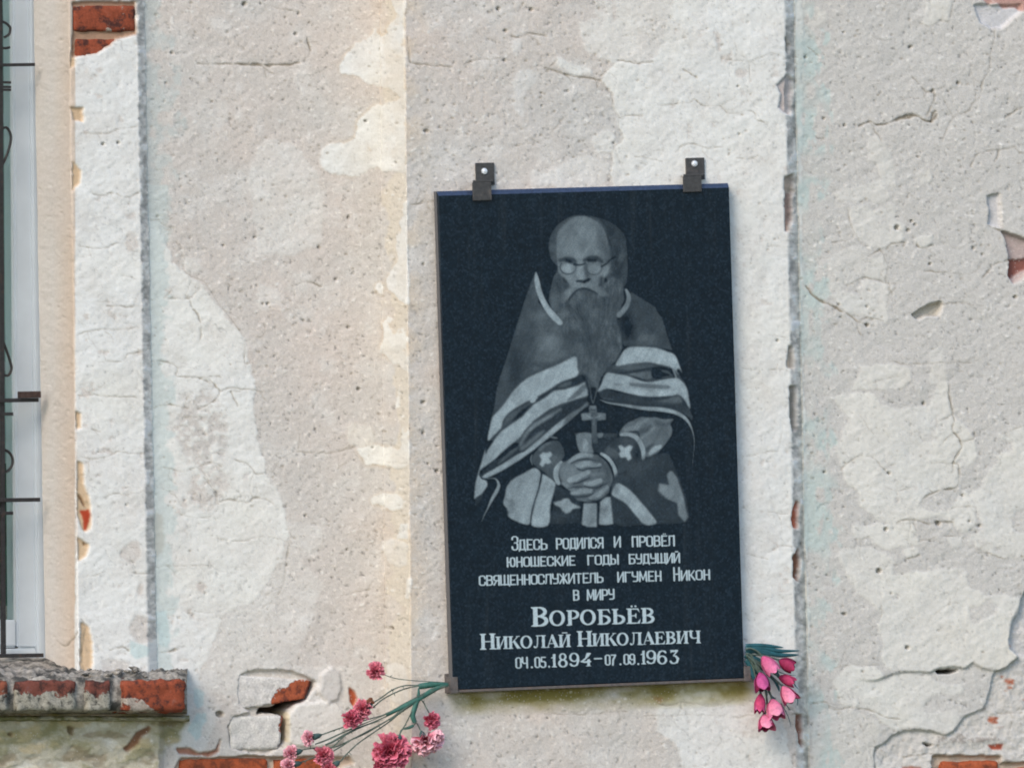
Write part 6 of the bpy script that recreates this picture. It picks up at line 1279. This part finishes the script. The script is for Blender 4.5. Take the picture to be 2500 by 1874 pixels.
# ------------------------------------------------------------------ artificial flowers
def petalmat(name, c0, c1, trans=0.25):
    m, nt, b = newmat(name); L = nt.links
    at = N(nt, 'ShaderNodeAttribute', attribute_name='tip'); pos = geo_pos(nt); n = noise(nt, pos, 160, 3, 0.6)
    r = ramp(nt, at.outputs['Fac'], [(0.0, c0), (1.0, c1)])
    k = ramp(nt, n.outputs[0], [(0.3, (0.75,) * 3), (0.7, (1.2,) * 3)])
    L.new(mixc(nt, 'MULTIPLY', 1.0, r.outputs[0], k.outputs[0]), b.inputs['Base Color'])
    b.inputs['Roughness'].default_value = 0.75; b.inputs['Specular IOR Level'].default_value = 0.25
    return m
M_CARN = petalmat('faded_crimson_petals', (0.50, 0.07, 0.12), (0.88, 0.36, 0.45))
M_CARP = petalmat('bleached_pink_petals', (0.60, 0.12, 0.19), (0.92, 0.60, 0.68))
M_CARD = petalmat('deep_crimson_petals', (0.42, 0.035, 0.08), (0.82, 0.26, 0.37))
M_GRN = mat_simple('green_plastic_stem', (0.035, 0.13, 0.105), 0.55, nscale=120, amt=0.3)
M_GRN2 = mat_simple('dull_green_stem', (0.085, 0.125, 0.105), 0.7, nscale=120, amt=0.3)
M_TEAL = mat_simple('teal_plastic_leaf', (0.02, 0.095, 0.115), 0.45, nscale=60, amt=0.35)
M_CALY = mat_simple('dark_green_calyx', (0.05, 0.10, 0.095), 0.7, nscale=120, amt=0.3)
M_BRWN = mat_simple('withered_brown_petals', (0.16, 0.06, 0.03), 0.8, nscale=200, amt=0.4)
def basis(d):
    d = np.array(d, float); d /= np.linalg.norm(d); a = np.cross(d, [0.2, 0.3, 0.93]); a /= np.linalg.norm(a); return d, a, np.cross(d, a)
def carn_bloom(c, d, R, seed, mat, parent, npet=34, flat=0.8, light=0.0):
    """ruffled bloom: fans of frilled petals opening around direction d from centre c"""
    rn = random.Random(seed); d, a, b_ = basis(d); V = []; F = []; T = []
    base = np.array(c, float) - d * R * 0.55
    for k in range(npet):
        f = (k + 0.5) / npet; th = math.acos(1 - f * 1.15) * 0.93 if f < 1 else 1.4; ph = k * 2.39996 + rn.uniform(-.3, .3)
        ax = math.cos(th) * d + math.sin(th) * (math.cos(ph) * a + math.sin(ph) * b_); ax /= np.linalg.norm(ax)
        sd_ = np.cross(ax, d if th > 0.1 else a); sd_ /= np.linalg.norm(sd_) + 1e-9; up = np.cross(sd_, ax)
        tw = rn.uniform(-1.1, 1.1); s2 = math.cos(tw) * sd_ + math.sin(tw) * up; u2 = np.cross(s2, ax)
        Lp = R * (1.5 if th < .5 else 1.45) * rn.uniform(.74, 1.14) * (1 - .18 * flat * math.cos(th)); wd = R * rn.uniform(.40, .80)
        v0 = len(V); NR, NC = 5, 9; frq = rn.uniform(5, 8); p0 = rn.uniform(0, 6)
        for i in range(NR):
            t = i / (NR - 1)
            for j in range(NC):
                s = j / (NC - 1) * 2 - 1; w_ = wd * (0.12 + 0.88 * t ** 0.8)
                ruf = math.sin(s * frq + p0) * R * 0.20 * t ** 1.6 + math.sin(s * frq * 2.3 + p0) * R * .04 * t
                l_ = Lp * (t * (1 - 0.10 * s * s)) + (R * 0.05 * (((j + k) % 2) * 2 - 1) if i == NR - 1 else 0)
                cv = R * 0.16 * math.sin(t * 2.2) + R * 0.22 * max(0, t - .7) * 2 * (1 if th > .6 else .3)
                V.append(base + ax * l_ + s2 * (s * w_) + u2 * (ruf + cv)); T.append(min(1, max(0, t ** 2.2 * (0.55 + light) + rn.uniform(-.08, .12) + (0.25 if i == NR - 1 else 0))))
        for i in range(NR - 1):
            for j in range(NC - 1):
                q = v0 + i * NC + j; F.append((q, q + 1, q + NC + 1, q + NC))
    o = obj('bloom', V, F, mat, parent, smooth=False)
    at = o.data.attributes.new('tip', 'FLOAT', 'POINT'); at.data.foreach_set('value', np.array(T, np.float32))
    return o
CX = 5.144
def fpx(x, y): return 680 + x / CX, 1590 + y / CX
ORG = (1088, 1667)
def depth_at(u): return -0.040 + 0.0001 * max(0, 1088 - u)      # flowers lean back towards the recessed wall
def fp(x, y, dy=0.0):
    u, v = fpx(x, y); return pt(u, v, depth_at(u) + dy)
def stem(parent, pts, r=0.0013, mat=None, nodes=True, dy=0.0):
    P = catmull([tuple(p) for p in pts], 6, False); W_ = [fp(x, y, dy + 0.004 * math.sin(i * .7)) for i, (x, y) in enumerate(P)]
    V, F = tube(W_, r, 6); o = obj('stem', V, F, mat or M_GRN2, parent, smooth=True); return W_
def thorns(parent, W_, n, seed):
    rn = random.Random(seed)
    for k in range(n):
        p = W_[int(rn.uniform(.1, .9) * (len(W_) - 1))]; q = p + np.array([rn.uniform(-.006, .006), -.002, rn.uniform(-.007, .007)])
        v, f = tube([p, (p + q) / 2, q], [.0011, .0008, .0003], 5); obj('leaf_stub', v, f, M_GRN2, parent)
def blade(parent, pts, w, mat, name='leaf', conv=None, dy=0.0, curl=0.3):
    """strap-like leaf along points given with the converter"""
    conv = conv or fp; P = catmull([tuple(p) for p in pts], 6, False); W_ = [conv(x, y, dy) for x, y in P]; V = []; F = []
    m = len(W_)
    for i, p in enumerate(W_):
        t = W_[min(i + 1, m - 1)] - W_[max(i - 1, 0)]; t /= np.linalg.norm(t); s = np.cross(t, [0, 1, 0]); s /= np.linalg.norm(s); k = i / (m - 1)
        ww = w * (math.sin(math.pi * min(1, 0.25 + 0.75 * k)) ** .7 + 0.05)
        for e in (-1, 0, 1): V.append(p + s * e * ww / 2 + np.array([0, curl * ww * (abs(e) - .5) , 0]))
        for e in (1, 0, -1): V.append(p + s * e * ww / 2 + np.array([0, curl * ww * (abs(e) - .5) + 0.0007, 0]))
    for i in range(m - 1):
        for k in range(6): F.append((i * 6 + k, i * 6 + (k + 1) % 6, (i + 1) * 6 + (k + 1) % 6, (i + 1) * 6 + k))
    F.append((0, 5, 4, 3, 2, 1)); F.append(tuple((m - 1) * 6 + k for k in range(6)))
    return obj(name, V, F, mat, parent, smooth=True)
def calyx(parent, a, b_, r0, r1, mat=None):
    a = np.array(a); b_ = np.array(b_); V, F = tube([a, a + (b_ - a) * .35, a + (b_ - a) * .8, b_], [r0, r1 * .8, r1, r1 * .9], 10); return obj('calyx', V, F, mat or M_CALY, parent, smooth=True)
RP = 1 / (CX * 1300)   # radius of one crop pixel in metres
GC = 'artificial carnations tucked behind the lower left bracket'
def carnation(label, c, R, d, pts, mat, seed, dyb=-0.012, cal=None, npet=34, smat=None, r=0.0013, light=0.0, thn=5):
    th_ = thing('carnation', label, 'carnation', fp(*pts[-1]), GC)
    W_ = stem(th_, pts, r, smat)
    if thn: thorns(th_, W_, thn, seed)
    cc_ = fp(c[0], c[1], dyb); R = R * 0.84
    if cal: calyx(th_, fp(cal[0][0], cal[0][1], dyb * .6), fp(cal[1][0], cal[1][1], dyb), 0.0016, 0.0062)
    carn_bloom(cc_, d, R * RP, seed, mat, th_, npet, light=light)
    return th_
END = (2140, 425)
carnation('round pink carnation alone on a thin bent stem, topmost of the spray', (1222, 240), 100, (-.25, -.85, .25), [(1320, 285), (1400, 315), (1510, 342), (1700, 362), (1960, 378), (2140, 392)], M_CARN, 1, thn=1, r=0.0009)
t2 = carnation('crimson carnation seen from the side, with a withered brown sepal', (1035, 735), 112, (-.75, -.6, -.15), [(1120, 690), (1190, 640), (1300, 570), (1420, 485), (1560, 430), (1720, 420), (1900, 420), END], M_CARN, 2, cal=((1180, 660), (1100, 705)), light=.15, thn=8)
for k, (dx, dy_) in enumerate([(0, 0), (25, -40), (45, 15)]):
    blade(t2, [(1110 + dx * .2, 650), (1130 + dx, 620 + dy_ * .6), (1160 + dx, 640 + dy_)], 0.007, M_BRWN, 'withered_sepal', dy=-0.014)
carnation('crimson carnation overlapping its neighbour in the middle of the spray', (915, 850), 108, (-.35, -.9, -.1), [(940, 800), (1090, 700), (1180, 700), (1290, 610), (1450, 520), (1640, 450), (1850, 425), END], M_CARD, 3, dyb=-0.022, thn=6)
carnation('pale pink carnation in side view above the loose plaster block', (365, 1085), 92, (-1, -.25, .0), [(440, 1080), (560, 1035), (800, 950), (1050, 870), (1350, 780), (1600, 640), (1850, 520), END], M_CARP, 4, cal=((545, 1040), (430, 1075)), light=.25)
carnation('light pink carnation at the left end of the spray', (140, 1262), 90, (-.7, -.6, .5), [(230, 1245), (400, 1215), (650, 1200), (740, 1185), (900, 1110), (1120, 1010), (1400, 840), (1700, 640), (1900, 500), END], M_CARP, 5, cal=((300, 1240), (215, 1262)), light=.1)
carnation('pinkish red carnation facing outward near the lower left corner bricks', (572, 1315), 112, (-.1, -1, -.1), [(640, 1290), (700, 1240), (800, 1180), (920, 1100), (1000, 1060), (1300, 900), (1600, 720), (1900, 520), END], M_CARN, 6, light=.05)
carnation('bleached pink carnation cut by the lower edge, leftmost of the spray', (108, 1420), 88, (-.6, -.6, .2), [(200, 1410), (330, 1370), (620, 1240), (900, 1000), (1200, 880), (1600, 690), (1900, 500), END], M_CARP, 7, cal=((290, 1392), (190, 1415)), light=.3)
carnation('pink carnation half below the lower edge beside white flaked plaster', (640, 1500), 95, (-.3, -.9, -.3), [(720, 1420), (780, 1370), (860, 1280), (1000, 1150), (1170, 1030), (1400, 870), (1660, 650), (1900, 500), END], M_CARN, 8, cal=((770, 1375), (700, 1425)), light=.1)
carnation('largest crimson carnation, fully open with big ruffled petals', (1425, 1262), 208, (-.15, -.95, -.05), [(1480, 1080), (1520, 1040), (1545, 980), (1660, 930), (1715, 900), (1690, 780), (1740, 640), (1780, 560), (1930, 470), END], M_CARD, 9, npet=44, cal=((1530, 1040), (1490, 1120)), thn=2, light=.2)
carnation('half turned carnation with a pale pink outer side, lower right of the spray', (1870, 1165), 188, (.15, -.45, -.85), [(1810, 1040), (1790, 1000), (1745, 910), (1720, 880), (1690, 780), (1740, 640), (1790, 560), (1950, 460), END], M_CARP, 10, npet=44, cal=((1790, 990), (1815, 1075)), thn=1, light=.3)
carnation('small round crimson carnation hanging below the bracket', (1938, 868), 106, (.15, -.95, -.25), [(1900, 780), (1870, 730), (1830, 650), (1800, 580), (1930, 470), END], M_CARD, 11, thn=2, light=.1)
carnation('red carnation tucked under the largest bloom, half out of view', (1300, 1440), 115, (-.3, -.8, -.4), [(1420, 1340), (1500, 1080), (1600, 900), (1700, 700), (1790, 560), (1950, 460), END], M_CARD, 12, dyb=-.004, light=.1)
spray = thing('leaf_bundle', 'bundle of green plastic blades joining the carnation stems at the plaque corner', 'foliage', fp(*END))
for pts, wd, m_ in [([(1760, 440), (1850, 425), (2000, 405), (2130, 415)], .011, M_GRN), ([(1520, 720), (1680, 640), (1850, 540), (2060, 425), (2140, 410)], .010, M_GRN), ([(1350, 790), (1560, 700), (1740, 600), (1960, 460), (2130, 430)], .007, M_GRN),
                  ([(1720, 890), (1690, 800), (1725, 680), (1760, 560), (1760, 450)], .010, M_GRN), ([(1400, 870), (1500, 780), (1680, 650), (1800, 560)], .005, M_GRN2), ([(590, 1170), (680, 1130), (800, 1060), (900, 1010), (1080, 930), (1330, 850)], .004, M_GRN2), ([(460, 1160), (600, 1110), (820, 1010), (1080, 900), (1350, 790)], .0028, M_GRN2), ([(1700, 925), (1640, 955), (1570, 975)], .005, M_GRN)]:
    blade(spray, pts, wd, m_, dy=-0.004)

# ---- tulips
TX = 6.909
def tp(x, y, dy=0.0): return pt(1780 + x / TX, 1560 + y / TX, -0.030 + dy)
MT = {k: petalmat('tulip_' + k, a, b_) for k, a, b_ in [('rose', (0.44, 0.04, 0.15), (0.78, 0.24, 0.42)), ('wine', (0.20, 0.012, 0.055), (0.42, 0.04, 0.12)), ('magenta', (0.30, 0.02, 0.13), (0.58, 0.12, 0.32)), ('pale', (0.52, 0.08, 0.19), (0.84, 0.34, 0.48)), ('cerise', (0.40, 0.02, 0.09), (0.62, 0.08, 0.20)), ('dark', (0.12, 0.005, 0.035), (0.22, 0.012, 0.06))]}
RT = 1 / (TX * 1300)
GT = 'artificial tulips stuck behind the lower right corner'
def tulip(label, base, tip, wid, seed, m_out, m_in, stem_pts, dyb=0.0, openn=0.25, facing=0.35):
    th_ = thing('tulip', label, 'tulip', tp(*stem_pts[-1]), GT); rn = random.Random(seed)
    A = tp(base[0], base[1], dyb); B = tp(tip[0], tip[1], dyb - facing * 0.03); ax = B - A; Lh = np.linalg.norm(ax); ax /= Lh; Lh *= 1.08; wid *= 1.12
    sd_ = np.cross(ax, [0, -1.0, 0]); sd_ /= np.linalg.norm(sd_); fr = np.cross(sd_, ax)
    if fr[1] > 0: fr = -fr
    W2 = wid * RT / 2
    for k in range(6):
        inner = k % 2; ph = k * math.pi / 3 + rn.uniform(-.12, .12) + 0.3; V = []; F = []; T = []; NR, NC = 9, 7
        rr = W2 * (0.97 if not inner else 0.86); hl = Lh * rn.uniform(.92, 1.05) * (1.0 if not inner else .97); op = openn * rn.uniform(.6, 1.3)
        for i in range(NR):
            t = i / (NR - 1); rad = rr * (math.sin(min(1, t * 1.5 + .08) * math.pi / 2) ** .75) * (1 + op * max(0, t - .55) * 1.6 - (1 - op * 2) * .30 * max(0, t - .55))
            half = 0.86 * max(0.02, 1 - abs((t - .46) / .56) ** 2.6) ** .5
            for j in range(NC):
                s = j / (NC - 1) * 2 - 1; an = ph + s * half * 1.05; r2 = rad * (1 - .06 * s * s)
                V.append(A + ax * (hl * (t - .06 * s * s * t)) + r2 * (math.cos(an) * fr + math.sin(an) * sd_)); T.append(min(1, .2 + .7 * t + rn.uniform(-.05, .05)))
        n0 = len(V)
        for v in list(V): 
            c_ = A + ax * ((v - A) @ ax); V.append(v + (c_ - v) * 0.05)
        for i in range(NR - 1):
            for j in range(NC - 1):
                q = i * NC + j; F.append((q, q + 1, q + NC + 1, q + NC)); q2 = q + n0; F.append((q2, q2 + NC, q2 + NC + 1, q2 + 1))
        o = obj('petal', V, F, m_out if not inner else m_in, th_, smooth=True)
        at = o.data.attributes.new('tip', 'FLOAT', 'POINT'); at.data.foreach_set('value', np.array(T + [max(0, t_ - .6) for t_ in T], np.float32))
    W_ = [tp(x, y, dyb * .5) for x, y in catmull(stem_pts, 6, False)]; W_[0] = A
    V, F = tube(W_, 0.0019, 7); obj('stem', V, F, M_GRN2, th_, smooth=True)
    calyx(th_, A - ax * .003, A + ax * .004, .002, .0035)
    return th_
TE = (290, 260)
tulip('rose pink tulip nearest the plaque top of the bunch, one petal folded out', (560, 290), (760, 545), 245, 1, MT['rose'], MT['rose'], [(560, 290), (500, 220), (420, 170), (340, 150), (280, 170)], -.014)
tulip('dark wine red tulip at the upper right of the bunch', (845, 350), (1085, 480), 225, 2, MT['wine'], MT['dark'], [(845, 350), (700, 300), (500, 260), TE], -.004, .15)
tulip('violet magenta tulip hanging beside the plaque corner', (520, 560), (575, 860), 255, 3, MT['magenta'], MT['dark'], [(520, 560), (480, 500), (420, 350), (360, 260), (290, 235)], -.020)
tulip('crimson tulip half hidden between wine red and pale blooms', (835, 625), (1095, 735), 175, 4, MT['cerise'], MT['wine'], [(835, 625), (700, 530), (500, 380), TE], -.004, .1)
tulip('pale pink tulip at the right edge of the bunch', (905, 790), (1060, 1050), 245, 5, MT['pale'], MT['wine'], [(905, 790), (800, 700), (680, 590), (480, 400), TE], -.018, .4)
tulip('narrow closed cerise tulip, lowest on the left side of the bunch', (530, 915), (515, 1215), 190, 6, MT['cerise'], MT['magenta'], [(530, 915), (500, 800), (440, 600), (380, 400), TE], -.008, .05)
tulip('large pale pink tulip with an open dark throat, second from the bottom', (725, 1010), (805, 1320), 285, 7, MT['pale'], MT['rose'], [(725, 1010), (680, 880), (600, 700), (480, 450), TE], -.018, .3)
tulip('lowest pale pink tulip of the bunch, drooping open', (590, 1265), (635, 1510), 250, 8, MT['pale'], MT['wine'], [(590, 1265), (640, 1150), (620, 900), (520, 600), TE], -.012, .4)
tl = thing('leaf_bundle', 'long teal plastic tulip leaves sticking out past the plaque corner', 'foliage', tp(*TE))
for pts, wd in [([(280, 110), (500, 105), (700, 115), (920, 138)], .0085), ([(280, 150), (600, 150), (850, 195), (1190, 190)], .009), ([(280, 190), (560, 190), (860, 265), (1180, 258)], .011), ([(290, 160), (460, 180), (620, 240), (820, 250)], .012),
                ([(290, 240), (400, 330), (480, 430), (620, 520)], .016), ([(300, 330), (380, 450), (480, 540), (560, 640)], .012), ([(350, 280), (600, 420), (760, 520), (860, 640)], .012), ([(360, 480), (400, 560), (430, 640), (440, 700)], .012),
                ([(700, 620), (780, 700), (830, 800), (850, 880)], .006), ([(800, 520), (900, 570), (1020, 600), (1130, 604)], .0016), ([(1080, 700), (1120, 780), (1170, 830)], .0022), ([(620, 860), (640, 920), (625, 1040)], .004), ([(660, 850), (720, 960), (790, 1000)], .004),
                ([(880, 1080), (960, 1220), (1010, 1330), (1045, 1480)], .0014), ([(1150, 920), (1160, 1040), (1150, 1120)], .0014), ([(960, 1090), (1000, 1150), (1040, 1200)], .0014)]:
    blade(tl, pts, wd, M_TEAL, conv=tp, dy=-0.002)
